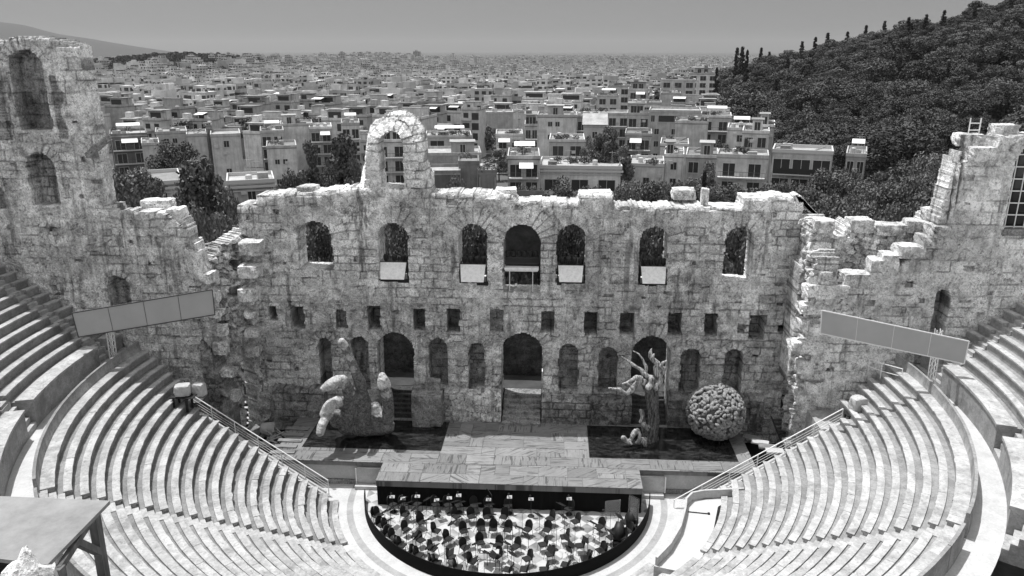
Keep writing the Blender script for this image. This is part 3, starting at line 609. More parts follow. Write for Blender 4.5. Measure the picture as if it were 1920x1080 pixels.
# ================================================================== the cavea: marble seating
def ring_sector(prof, a0, a1, da=.3, seed=0, blen=(1.1,2.2), name='seat_row', mats=None, parent=None, jit=.005, ends=True, tone0=.5, worn=0, cut=None):
    """sweep a closed (r, z) profile through angles a0..a1 (degrees); stones get their own tone and slight misfit"""
    P = np.array(prof, float); n = len(P); rm = P[:,0].mean(); L = R(abs(a1-a0))*rm; rs = np.random.RandomState(seed)
    cuts = [0.]
    while cuts[-1] < L-.6: cuts.append(cuts[-1]+rs.uniform(*blen))
    cuts[-1] = L
    dt_ = [-.3,-.3,-.1,.15,.15,-.55,-.6,-.5] if n == 8 else [0]*n       # riser darkened as shade, worn lip, paler seat, dusty foot slab
    V = []; F = []; A = []; base = 0
    for k in range(len(cuts)-1):
        m = max(2, int((cuts[k+1]-cuts[k])/da)+1); s = np.linspace(cuts[k]+.001, cuts[k+1]-.001, m)
        th = R(a0)+(R(a1)-R(a0))*s/L
        dz = rs.uniform(-jit, jit); dr = rs.uniform(-jit, jit)*1.5; t = np.clip(tone0+rs.uniform(-.14, .14), 0, 1)
        for i, h in enumerate(th):
            w_ = (fbm(np.array([s[i]*2.2+k*5]), np.array([seed*1.7]), seed)[0]-.5)*worn
            r_ = P[:,0]+dr; z = P[:,1]+dz
            top = P[:,1] > P[:,1].max()-.03
            z = z-np.where(top, max(0, w_), 0); r_ = r_+np.where(P[:,0] < P[:,0].min()+.02, w_*1.2, 0)
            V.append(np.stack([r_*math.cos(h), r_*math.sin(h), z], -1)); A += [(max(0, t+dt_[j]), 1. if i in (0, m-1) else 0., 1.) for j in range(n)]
        for i in range(m-1):
            for j in range(n):
                a = base+i*n+j; b = base+i*n+(j+1)%n; F.append((a, b, b+n, a+n))
        for i in (0, m-1):
            q = [base+i*n+j for j in range(n)]
            F.append(tuple(q))
        base += m*n
    V = np.concatenate(V)
    me = bpy.data.meshes.new(name); me.from_pydata(V.tolist(), [], [tuple(dict.fromkeys(f)) for f in F]); me.update()
    a = me.attributes.new('blk', 'FLOAT_COLOR', 'POINT'); A = np.c_[np.array(A, np.float32), np.ones(len(A), np.float32)]; a.data.foreach_set('color', A.astype(np.float32).ravel())
    return link(name, me, parent, mats or [M['marble']])
def marble_fn(lo, hi):
    def f(t):
        p = t.pos(); a = t.attr(); n1 = t.noise(p, 1.3, 7, .68, .5); n2 = t.noise(p, 7, 6, .75); vein = t.noise(t.scale(p, (1.5,1.5,5)), 1.6, 6, .7, 2.5)
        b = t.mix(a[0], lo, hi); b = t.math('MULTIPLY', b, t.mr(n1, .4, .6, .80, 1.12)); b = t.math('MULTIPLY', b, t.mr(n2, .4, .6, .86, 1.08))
        b = t.mix(t.mr(vein, .54, .62, 0, .4, True), b, lo*.45)
        b = t.mix(t.mr(t.noise(p, .45, 6, .7, .3), .53, .66, 0, .5, True), b, lo*.5)
        b = t.mix(t.mr(a[1], .85, 1, 0, .16), b, .14)
        t.grey(b); t.bump(t.math('ADD', n2, n1), .35, .05)
    return f
M['marble'] = mat('pale_marble', marble_fn(.27, .50), rough=.75, spec=.3)
M['marble_old'] = mat('worn_old_marble', marble_fn(.22, .47), rough=.85, spec=.2)
M['paving'] = mat('pale_paving', marble_fn(.42, .52), rough=.8)
NROW = 21
RJ = lambda j: 11.3+.64*j
ZJ = lambda j: .55+.385*j
def end_angle(r_, j, side):
    y = -1.3+(r_-12.)*1.5/8.9 if j < 15 else (1.9 if side > 0 else 1.3)+.28*(j-15)
    a = math.degrees(math.asin(max(-.9, min(.9, y/r_))))
    return a if side > 0 else 180-a
STAIR = (-36.6, -72.4, -108., -144.4)
WEDGE = [(None, -36.6, 'right'), (-36.6,-72.4,'rm'), (-72.4,-108.,'m'), (-108.,-144.4,'lm'), (-144.4, None, 'left')]
WL = ['pale marble seat rows on the right below the walkway, rising from the stage ramp','lowest right marble seat rows between the two stairways by the curved platform',
      'marble seat rows in the middle under the camera, facing the orchestra centre','lowest left marble seat rows beyond the stairway, beside the wooden canopy','worn marble seat rows on the left below the walkway, with dark shaded risers']
for wi, (a, b, nm) in enumerate(WEDGE):
    e = empty('seating_wedge', (0,0,0), 0, WL[wi], 'seating', 'marble seating wedges below the walkway')
    for j in range(-1, NROW):
        r0 = RJ(j); z1 = ZJ(j); r1 = RJ(j+1); hw = math.degrees(.42/r0)
        if a is None and j < 3: continue
        a0 = end_angle(r0, j, 1) if a is None else a-hw
        a1 = end_angle(r0, j, -1)-360 if b is None else b+hw
        if wi == 2 and RJ(j) > 22: pass
        zb = z1-.62
        prof = [(r0+.08, zb), (r0+.08, z1-.13), (r0, z1-.10), (r0, z1), (r0+.36, z1), (r0+.375, z1-.085), (r1+.09, z1-.085), (r1+.09, zb)]
        if j == NROW-1: prof = [(r0+.05, zb), (r0+.05, z1-.10), (r0, z1-.085), (r0, z1), (r0+.62, z1), (r0+.66, z1+.62), (r0+.80, z1+.62), (r0+.84, 7.3)]
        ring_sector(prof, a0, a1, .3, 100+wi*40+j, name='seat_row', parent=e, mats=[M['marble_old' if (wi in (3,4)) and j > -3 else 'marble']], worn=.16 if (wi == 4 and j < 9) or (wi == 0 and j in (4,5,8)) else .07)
for si, s in enumerate(STAIR):
    e = empty('stairway', (0,0,0), 0, ['steep marble stairway between the two right seating wedges','marble stairway right of the middle seating wedge, low in the picture','marble stairway left of the middle seating wedge, low in the picture','narrow marble stairway between the two left seating wedges'][si], 'stairs', 'stairways between the lower wedges')
    for j in range(-1, NROW):
        for h in (0, 1):
            r0 = RJ(j)+.32*h; z1 = ZJ(j)-.385+.19*(h+1)-.05; hw = math.degrees(.41/r0)
            ring_sector([(r0, z1-.5), (r0, z1), (r0+.36, z1), (r0+.36, z1-.5)], s-hw, s+hw, .3, 900+si*50+j*2+h, name='step', parent=e, mats=[M['marble']], blen=(2,3))
# ================================================================== upper tier, parapets, end ramps
RU = lambda m_: 27.3+.66*m_
ZU = lambda m_: 9.3+.46*(m_+1)
US = [3.0, -17., -35., -53.]                     # right stairs; mirrored on the left
UL = {(1,0):'short upper marble rows against the right wing wall',(1,1):'upper marble rows on the right between the first two parapet stairways',(1,2):'upper marble rows at the right edge behind the second parapet stairway',
      (-1,0):'short shaded upper marble rows against the left wing wall',(-1,1):'upper marble rows at the left edge above the curved parapet',(-1,2):'upper marble rows far left beyond the wooden canopy'}
for sd in (1,-1):
    mir = (lambda a: a) if sd > 0 else (lambda a: -180-a)
    for k in range(3):
        e = empty('upper_wedge', (0,0,0), 0, UL[(sd,k)], 'seating', 'marble seating wedges above the walkway')
        for m_ in range(-1, 17):
            r0 = RU(m_); hw = math.degrees(.42/r0)
            a0 = (math.degrees(math.asin(3.2/r0)) if k == 0 else US[k-0]-hw+0) if k else math.degrees(math.asin(3.2/r0))
            top_a = math.degrees(math.asin(3.2/r0)) if k == 0 else US[k]-0
            # wedge k lies between stair k-1 and stair k
            hi = math.degrees(math.asin(3.2/r0)) if k == 0 else US[k-1 if k else 0]-hw
            lo = US[0]+hw if k == 0 else US[k]+hw
            if hi-lo < .4: continue
            z1 = ZU(m_); zb_ = z1-.7; r1 = RU(m_+1)
            if m_ == -1: prof = [(26.2, 7.4), (26.2, 9.12), (26.13, 9.14), (26.13, 9.3), (27.05, 9.3), (27.05, 9.2), (27.36, 9.2), (27.36, 7.4)]
            else: prof = [(r0+.08, zb_), (r0+.08, z1-.13), (r0, z1-.10), (r0, z1), (r0+.38, z1), (r0+.395, z1-.085), (r1+.09, z1-.085), (r1+.09, zb_)]
            if m_ == -1: lo += math.degrees(.25/r0); hi -= 0 if k == 0 else math.degrees(.25/r0)
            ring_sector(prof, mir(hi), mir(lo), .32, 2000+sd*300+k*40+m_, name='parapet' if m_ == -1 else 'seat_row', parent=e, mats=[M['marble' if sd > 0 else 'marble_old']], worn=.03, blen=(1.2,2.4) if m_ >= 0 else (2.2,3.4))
    for k in range(3):
        e = empty('stairway', (0,0,0), 0, ['parapet stairway nearest the %s wing wall in the upper tier','second parapet stairway cut into the %s side of the upper tier','outermost stairway of the upper tier on the %s edge'][k] % ('right' if sd > 0 else 'left'), 'stairs', 'stairways of the upper tier')
        for j in range(5):
            r0 = 26.2+.26*j; hw = math.degrees(.62/r0)
            ring_sector([(r0, 7.4), (r0, 7.66+.33*(j+1)), (r0+.30, 7.66+.33*(j+1)), (r0+.30, 7.4)], mir(US[k]+hw), mir(US[k]-hw), .4, 3000+j, name='step', parent=e, mats=[M['marble']], blen=(3,4))
        for m_ in range(0, 17):
            for h in (0,1):
                r0 = RU(m_)+.33*h; z1 = ZU(m_)-.46+.23*(h+1)-.04; hw = math.degrees(.41/r0)
                ring_sector([(r0, z1-.5), (r0, z1), (r0+.37, z1), (r0+.37, z1-.5)], mir(US[k]+hw), mir(US[k]-hw), .4, 3100+m_, name='step', parent=e, mats=[M['marble']], blen=(3,4))
# side ramps with copings and little side steps at the ends of the lower rows
for sd in (1,-1):
    A = Vector((11.6*sd, -1.15, .25)); B = Vector((20.9*sd, .35, 5.5)); n = Vector((0,.42,0))
    e = empty('ramp_wall', (0,0,0), 0, 'sloping marble end wall with pale coping at the %s end of the seats' % ('right' if sd > 0 else 'left'), 'wall')
    m = MB(); dn = Vector((0,0,-.14))
    V = [A-n*.1, B-n*.1, B+n, A+n]; V = [Vector(p) for p in V]; m.add([p for p in V]+[p+dn for p in V], [(0,1,2,3) if sd > 0 else (3,2,1,0),(0,4,5,1),(1,5,6,2),(2,6,7,3),(3,7,4,0)])
    m.build('coping', M['plaster_pale'], e)
    m = MB(); V = [A+dn, B+dn, B+n*.9+dn, A+n*.9+dn]; L = [Vector((p.x,p.y,-.1)) for p in V]; m.add(V+L, [(0,1,2,3),(0,4,5,1),(1,5,6,2),(2,6,7,3),(3,7,4,0)])
    m.build('wall_body', M['marble_old'], e)
    if sd < 0 or True:
        s = empty('side_steps', (0,0,0), 0, 'narrow side steps beside the %s coping at the row ends' % ('right' if sd > 0 else 'left'), 'stairs')
        N = 28
        for k in range(N):
            t = (k+.2)/N; p = A.lerp(B, t); t2 = (k+1.2)/N; p2 = A.lerp(B, t2); w0 = .95 if sd < 0 else .38
            m = MB(); m.box((min(p.x,p2.x), p.y-w0, p.z-.5), (max(p.x,p2.x), p.y-.06, p.z+.10)); m.build('step', M['plaster_pale' if k % 3 else 'marble_old'], s)
    # handrail on the coping
    h = empty('handrail', (0,0,0), 0, 'white metal handrail with thin posts climbing the %s coping' % ('right' if sd > 0 else 'left'), 'railing')
    a = A.lerp(B, -.02 if sd < 0 else -.12)+n*.75; b = B.lerp(A, .03)+n*.75; up = Vector((0,0,.95))
    m = MB(); m.tube([a+up, b+up], .035, 6); m.build('rail', M['white_metal'], h)
    m = MB()
    for q in (.3,.5,.7): m.tube([a+up*q, b+up*q], .012, 5)
    m.build('wire', M['white_metal'], h)
    for k in range(7):
        p = a.lerp(b, k/6); m = MB(); m.tube([p-Vector((0,0,.12)), p+up], .03, 6); m.build('post', M['white_metal'], h)
# terraces between the row ends and the wing walls
def scrub_fn(t):
    n = t.noise(t.pos(), 1.6, 6, .75); t.grey(t.mr(n, .35, .65, .02, .16)); t.bump(n, 1, .2)
M['scrub'] = mat('dark_scrubby_earth', scrub_fn, rough=1)
m = MB(); m.prism([(-25.6,3.25),(-21.2,3.25),(-19.9,1.9),(-19.9,.55),(-21.4,.3),(-25.6,1.5)][::-1], 2.0, 5.6); tag(m.build('terrace', M['scrub']), 'dark earth pocket below the left wing wall', 'ground', kind='structure')
m = MB(); m.prism([(19.4,.5),(26,1.6),(26,3.25),(19.4,3.25)], 2.0, 4.9); tag(m.build('terrace', M['marble_old']), 'small terrace below the right wing wall', 'ground', kind='structure')
m = MB(); m.prism([(-27.5,1.2),(-24.6,1.2),(-23.7,3.25),(-27.5,3.25)], 2.0, 7.64); tag(m.build('landing', M['marble_old']), 'worn landing at the left end of the walkway', 'floor', kind='structure')
m = MB(); m.prism([(24.3,1.2),(27.5,1.2),(27.5,3.25),(23.6,3.25)], 2.0, 7.64); tag(m.build('landing', M['marble']), 'pale landing at the right end of the walkway', 'floor', kind='structure')
for sd in (1,-1):
    e = empty('wing_steps', (0,0,0), 0, 'stone steps climbing beside the %s wing wall behind the screen' % ('right' if sd > 0 else 'left'), 'stairs')
    for k in range(7):
        m = MB(); x = 25.4+.36*k; m.box((min(x*sd,(x+.36)*sd), 1.9, 7.0), (max(x*sd,(x+.36)*sd), 3.26, 7.7+.27*(k+1))); m.build('step', M['marble_old'], e)
# rising ground behind the last row, up to the viewpoint
m = MB(); n = 40; V = []
for k in range(n+1):
    a = R(-200+220*k/n); c, s = math.cos(a), math.sin(a); V += [(38.7*c, 38.7*s, 10), (38.7*c, 38.7*s, 17.0), (42.2*c-.0, 42.2*s, 24.6), (48*c, 48*s, 25.6)]
m.add(V, [(4*k+j, 4*k+4+j, 4*k+5+j, 4*k+1+j) for k in range(n) for j in range(3)]); tag(m.build('hillside', M['stone']), 'rocky slope above the last row', 'ground', kind='structure')
# ================================================================== screens, lights, canopy, small fittings
M['screen'] = mat('grey_screen_skin', lambda t: t.grey(t.mr(t.noise(t.pos(), .7, 3), .3, .7, .36, .41)), rough=.6)
M['black_metal'] = mat('black_metal', col=.018, rough=.55); M['tarp'] = mat('white_tarpaulin', lambda t: (t.grey(t.mr(t.noise(t.pos(), 1.5, 5), .3, .7, .40, .56)), t.bump(t.noise(t.pos(), 3.5, 5, .7, 1), .8, .15)), rough=.6)
M['white_panel'] = mat('white_lamp_panel', lambda t: t.grey(t.mr(t.noise(t.pos(), 5, 6, .7), .35, .6, .75, .93)), rough=.6); M['dark_grey'] = mat('dark_grey_metal', col=.06, rough=.6)
def quad_box(P, th, m, mi=0):
    P = [Vector(p) for p in P]; n = (P[1]-P[0]).cross(P[3]-P[0]).normalized()*th; m.add(P+[p+n for p in P], [(0,1,2,3),(7,6,5,4),(0,4,5,1),(1,5,6,2),(2,6,7,3),(3,7,4,0)], mi)
def lattice(a, b, w, r=.03, seg=10):
    m = MB(); a = Vector(a); b = Vector(b); c = [Vector((sx*w,sy*w,0)) for sx,sy in ((-1,-1),(1,-1),(1,1),(-1,1))]
    for q in c: m.tube([a+q, b+q], r, 5)
    for k in range(seg):
        p0 = a.lerp(b, k/seg); p1 = a.lerp(b, (k+1)/seg)
        for i in range(4): m.tube([p0+c[i], p1+c[(i+1)%4]], r*.6, 4, cap=False)
    return m
for nm, cs, ft, dl, dr in (('left', ((135,587),(398,543),(403,590),(147,632)), (216,692), 46.5, 48.2), ('right', ((1541,582),(1817,640),(1808,682),(1538,625)), (1742,738), 47.0, 45.3)):
    f = on_z(ft[0], ft[1], 7.66); d0 = math.hypot(f[0]-CAM[0], f[1]-CAM[1]); dl = d0-.5 if nm == 'left' else d0-2.6; dr = d0-2.6 if nm == 'left' else d0-.5
    e = empty('subtitle_screen', tuple(f), 0, 'long blank grey screen on a white lattice post at the %s end of the walkway' % nm, 'screen', 'long grey screens flanking the stage'); inv = Vector(f)
    P = [Vector(on_d(u, v, dl if k in (0,3) else dr))-inv for k, (u, v) in enumerate(cs)]
    m = MB(); quad_box([P[3],P[2],P[1],P[0]], -.14, m); m.build('panel', M['screen'], e)
    m = MB()
    for a, b in ((0,1),(1,2),(2,3),(3,0)): m.bar(P[a], P[b], .06)
    for k in (.25,.5,.75): m.bar(P[0].lerp(P[1],k)+Vector((0,-.012,0)), P[3].lerp(P[2],k)+Vector((0,-.012,0)), .02)
    m.build('frame', M['dark_grey'] if nm == 'left' else M['white_metal'], e)
    pm = (P[0].lerp(P[1],.5 if 0 else (.29 if nm == 'left' else .75)))
    lattice((0,0,0), (0,.15,pm.z-.1), .15).build('lattice_post', M['white_metal'], e)
    m = MB(); m.box((-.4,-.4,0), (.4,.4,.06)); m.build('base_plate', M['black_metal'], e)
# floodlight racks in the upper windows
for k, (u0, u1, v0, v1, nb, lb) in enumerate(((713,761,494,521,3,'white fronted floodlight rack in the second window from the left'),(863,910,498,526,4,'white fronted floodlight rack in the window left of the middle one'),(1046,1094,500,526,4,'white fronted floodlight rack in the window right of the middle one'),(1201,1250,502,529,4,'white fronted floodlight rack in the second window from the right'))):
    a = on_y(u0, v1, YW+.1); b = on_y(u1, v0, YW+.1); w_ = b[0]-a[0]; h = b[2]-a[2]; e = empty('floodlight_rack', (a[0],YW+.1,a[2]), 0, lb, 'floodlight rack', 'floodlight racks in the windows')
    m = MB(); quad_box([(0.1,-.35,0),(w_-.1,-.35,0),(w_,.22,h),(0,.22,h)], .04, m); m.build('front_panel', M['white_panel'], e)
    m = MB(); m.box((-.06,-.1,-.3), (w_+.2,1.2,-.02)); m.box((-.06,.1,-.02), (.0,1.2,h)); m.box((w_+.05,.1,-.02), (w_+.2,1.2,h)); m.bar((0,.3,h+.02), (w_+.2,.3,h+.02), .05); m.build('frame', M['black_metal'], e)
    for j in range(nb):
        x = w_*(j+.6)/nb; m = MB(); m.lathe([(.10,0),(.17,.12),(.19,.38),(.14,.5)], 10, 0, Matrix.Translation((x,.55,h+.02))@Matrix.Rotation(.3,4,'X')); m.box((x-.03,.5,h-.2), (x+.03,.56,h+.1)); m.build('spotlight', M['black_metal'], e)
a = on_y(946, 505, YW+.2); b = on_y(1010, 498, YW+.2); w_ = b[0]-a[0]; z0 = on_y(980, 546, YW+.2)[2]-a[2]
e = empty('floodlight_rack', (a[0],YW+.2,a[2]), 0, 'two tier floodlight rack on thin legs filling the tall middle window', 'floodlight rack', 'floodlight racks in the windows')
m = MB(); m.box((0,-.1,-.02), (w_,.35,.16)); m.box((.05,-.02,-.13), (w_-.06,.3,-.021)); m.build('shelf', M['white_panel'], e)
for x in (.35, w_-.4):
    m = MB(); m.tube([(x,0,z0),(x,0,-.1)], .03, 6); m.build('leg', M['white_metal'], e)
m = MB(); m.tube([(0,.3,.75),(w_,.3,.75)], .025, 6); m.tube([(0,.3,.35),(w_,.3,.35)], .025, 6); m.box((0,1.0,.1),(w_,1.2,.7)); m.build('bar', M['dark_grey'], e)
for j in range(8):
    x, z = (w_*(j+.5)/6, .78) if j < 6 else (w_*(.35+.38*(j-6)), -.75); m = MB(); m.lathe([(.09,0),(.16,.1),(.18,.36),(.12,.46)], 10, 0, Matrix.Translation((x,.4,z))); m.build('spotlight', M['black_metal'], e)
# dark cloth hung behind the middle window
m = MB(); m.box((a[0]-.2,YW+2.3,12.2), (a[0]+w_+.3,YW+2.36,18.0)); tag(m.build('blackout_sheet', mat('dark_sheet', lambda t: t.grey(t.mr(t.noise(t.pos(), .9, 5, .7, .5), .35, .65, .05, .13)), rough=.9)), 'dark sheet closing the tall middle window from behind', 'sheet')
# tarpaulin covered lights on black stands
for k, (u, v, zz, lb, st) in enumerate(((349,768,5.55,'white tarpaulin covered lamp on a black stand at the head of the left handrail','tarp left'),(1603,802,5.0,'white tarpaulin covered lamp on a black stand at the head of the right handrail',''))):
    q = on_z(u, v, zz); e = empty('covered_lamp', tuple(q), 0, lb, 'stage lamp', 'tarpaulin covered lamps')
    m = MB(); m.box((-.75,-.45,.95), (.75,.45,1.0)); m.box((.2,-.4,.0), (.34,-.3,.95)); m.box((.2,.3,0), (.34,.4,.95)); m.box((-.6,-.4,0), (-.5,-.3,.95)); m.box((-.6,.3,0),(-.5,.4,.95)); m.build('stand', M['black_metal'], e)
    r_ = rock('tarpaulin', (-.05,0,1.0), (.95,.75,.75 if k == 0 else 1.1), 60+k, .3, [M['tarp']], boxy=.42, rough=.09, parent=e)
    if k == 0: rock('tarpaulin', (.75,.55,.75), (.75,.65,.85), 66, -.2, [M['tarp']], boxy=.45, rough=.1, parent=e)
# grey canopy in the near left corner and the rock beside it
z0 = 20.6; P = [on_z(u, v, z0) for u, v in ((-150,930),(207,945),(90,1066),(-190,1030))]
M['canopy'] = mat('weathered_grey_board', lambda t: t.grey(t.math('MULTIPLY', t.mr(t.noise(t.pos(), 2.2, 7, .72), .3, .7, .16, .27), t.mr(t.voro(t.pos(), 3), 0, .05, .35, 1))), rough=.75)
e = empty('canopy', tuple(P[1]), 0, 'grey board canopy on timber legs in the near left corner', 'canopy'); o = Vector(P[1]); Q = [Vector(p)-o for p in P]
m = MB(); quad_box([Q[3],Q[2],Q[1],Q[0]], .06, m); m.build('board', M['canopy'], e)
M['timber'] = mat('dark_timber', lambda t: t.grey(t.mr(t.noise(t.scale(t.pos(),(1,1,.3)), 6, 5), .3, .7, .05, .16)), rough=.8)
c1, c2 = Q[1]+Vector((-.22,-.02,-.07)), Q[2]+Vector((.05,.12,-.07))
m = MB(); m.bar(c1+Vector((0,0,-.04)), c2+Vector((0,0,-.04)), .07, .1); m.bar(c1+Vector((0,0,-.04)), Q[0]+Vector((.3,-.05,-.11)), .07, .1); m.build('rim', M['timber'], e)
def leg(p, L, br):
    m = MB(); m.bar(p, p+Vector((0.0,-.1,-L)), .13); m.build('leg', M['timber'], e)
    if br: m = MB(); m.bar(p+Vector((0,-.02,-.75)), p.lerp(c2,.55)+Vector((0,0,-.02)), .1); m.build('brace', M['timber'], e)
leg(c1+Vector((-.02,-.06,0)), 4.2, True); leg(c2, 4.2, False); leg(Q[0]+Vector((.3,-.1,-.07)), 4.2, False)
m = MB(); m.bar(c1+Vector((0,-.2,-1.15)), c2+Vector((0,.2,-1.0)), .32, .05); m.build('side_board', M['canopy'], e)
q = on_d(-70, 1052, 4.3); rock('boulder', (q[0], q[1], q[2]-3.85), (.72, .7, 3.6), 91, .4, [M['stone']], 'pitted grey boulder in the bottom left corner in front of the canopy', 'boulder', boxy=.6, rough=.16, sub=6)
# curved platform over the lowest right rows
rim = [(1402,915),(1360,917),(1320,919),(1298,923),(1287,934),(1285,952),(1276,985),(1257,1018),(1231,1045)]; zt = 1.55
rp = [on_z(u, v, zt+.55) for u, v in rim]; outer = [on_z(u, v, zt) for u, v in ((1304,1078),(1318,1040),(1338,992),(1346,950),(1400,920))]
e = empty('curved_platform', (0,0,0), 0, 'smooth grey curved platform with a low rim over the lowest right rows', 'platform')
m = MB(); poly = [(p[0],p[1]) for p in rp]+[(p[0],p[1]) for p in outer]; m.prism(poly[::-1], .0, zt); m.build('slab', mat('smooth_grey_screed', plain_marble(.44,.52), rough=.7), e)
m = MB()
for k in range(len(rp)-1): m.bar((rp[k][0],rp[k][1],zt+.27), (rp[k+1][0],rp[k+1][1],zt+.27), .12, .58)
m.build('rim', M['plaster'], e)
m = MB(); m.bar((rp[-1][0]-.1,rp[-1][1],.8), (outer[0][0],outer[0][1]-.02,.8), .1, 1.6); m.build('front', M['plaster'], e)
m = MB()
for k in range(2): a, b = on_z(1290,958+k*1.5,zt+.03), on_z(1329,962+k*1.5,zt+.03)
m.bar(a, b, .05); m.box((b[0]-.06,b[1]-.06,zt+.001), (b[0]+.06,b[1]+.06,zt+.1)); m.build('floor_rod', M['black_metal'], e)
# benches, striped steps, metal stair, sign-like slabs and small debris by the stage ends
q0, q1 = on_z(305,742,6.0), on_z(352,704,6.0); m = MB(); m.bar((q0[0],q0[1],5.8), (q1[0],q1[1],5.8), .75, .45); tag(m.build('stone_bench', M['marble_old'], None, bevel=.03), 'long low marble bench on the dark earth below the left wing', 'bench')
for k, (u, v, zz, n, s) in enumerate(((1523,832,.3,7,'striped black and white steps beside the broken right return'),(447,800,.4,5,'dark steps at the foot of the left return behind the handrail'))):
    q = on_z(u, v, zz); m = MB()
    for j in range(n): m.box((-.75,.3*j,.28*j), (.75,.3*j+.3,.28*(j+1)-.06), 1); m.box((-.78,.3*j-.03,.28*(j+1)-.06), (.78,.3*j+.3,.28*(j+1)), 0)
    o = m.build('stage_steps', [M['plaster_pale'] if k == 0 else M['plaster'], M['black_metal']], None); o.location = q; tag(o, s, 'steps')
q = on_z(1487,850,.6); m = MB()
for s in (-.5,.5): m.bar((s,0,0), (s-.9,1.2,2.2), .08)
for j in range(9): t = j/9; m.box((-.5-.9*t,1.2*t-.1,2.2*t), (.5-.9*t,1.2*t+.12,2.2*t+.04))
o = m.build('metal_stair', M['dark_grey']); o.location = q; tag(o, 'dark open metal stair leaning at the stage right edge', 'stairs')
DB = [((548,585),(795,850),ZS+.01,.22,'jagged pale plank stack at the left stage edge'),]
for k in range(5):
    q = on_z(560-k*7, 805+k*11, ZS); m = MB(); m.box((-.9,-.2,0), (.75-.1*(k%2),.2,.07)); o = m.build('loose_plank', M['deck'], None, bevel=.01); o.location = (q[0],q[1],ZS+.02); o.rotation_euler.z = .03*k-.05
    tag(o, ['first','second','third','fourth','front'][k]+' pale plank in the jagged left edge of the stage, counted from the back', 'plank', 'loose planks at the left stage edge')
for k in range(4):
    q = on_z(1410+k*14, 822+k*9, ZS); m = MB(); m.box((-.55,-.3,0), (.6,.32,.09+.03*k)); o = m.build('loose_slab', M['plaster_pale' if k%2 else 'deck'], None, bevel=.02); o.location = (q[0],q[1],ZS+.02); o.rotation_euler.z = -.5+.16*k
    tag(o, ['back','second','third','front'][k]+' slab of the pale slabs strewn at the right stage edge', 'slab', 'loose slabs at the right stage edge')
q = on_z(492,822,1.0); q2 = on_z(548,775,1.0)
m = MB(); a = on_z(470,822,.9); b = on_z(500,787,.9); m.bar(a, b, .9, .25); tag(m.build('stone_bench', M['stone_dark'], None, bevel=.03), 'dark stone slab bench beside the left end of the stage', 'bench')
rock('covered_bundle', tuple(on_z(503,812,.9)), (1.0,.9,.7), 72, .2, [M['tarp']], 'pale round covered bundle among the debris left of the stage', 'bundle', boxy=.3)
m = MB(); q = on_z(520,830,.6); rnd = random.Random(4)
for k in range(26):
    p = Vector((rnd.uniform(-.9,.9), rnd.uniform(-.8,.8), rnd.uniform(.05,.5))); m.tube([p, p+Vector((rnd.uniform(-.7,.7), rnd.uniform(-.5,.5), rnd.uniform(-.1,.4))), p+Vector((rnd.uniform(-1,1), rnd.uniform(-.8,.8), rnd.uniform(-.05,.5)))], .05, 5)
o = m.build('cable_heap', M['plaster']); o.location = q; tag(o, 'tangled heap of cables and hoses left of the stage', 'cables')
for sd, x0, y0, zz in ((-1,-23.6,1.0,5.6),(1,24.2,1.5,7.64)):
    m = MB(); L = [(0,0),(1.3,.3),(2.3,.7)] if sd < 0 else [(0,0),(-.9,.8),(-1.4,1.5)]
    P = [Vector((x0+a, y0+b, zz)) for a, b in L]
    for p in P: m.tube([p, p+Vector((0,0,1.0))], .03, 6)
    for h in (.5,1.0): m.tube([p+Vector((0,0,h)) for p in P], .028, 6)
    tag(m.build('guard_rail', M['dark_grey'] if sd < 0 else M['white_metal']), 'dark bent guard rail by the earth pocket left' if sd < 0 else 'white guard rail at the right walkway landing', 'railing')
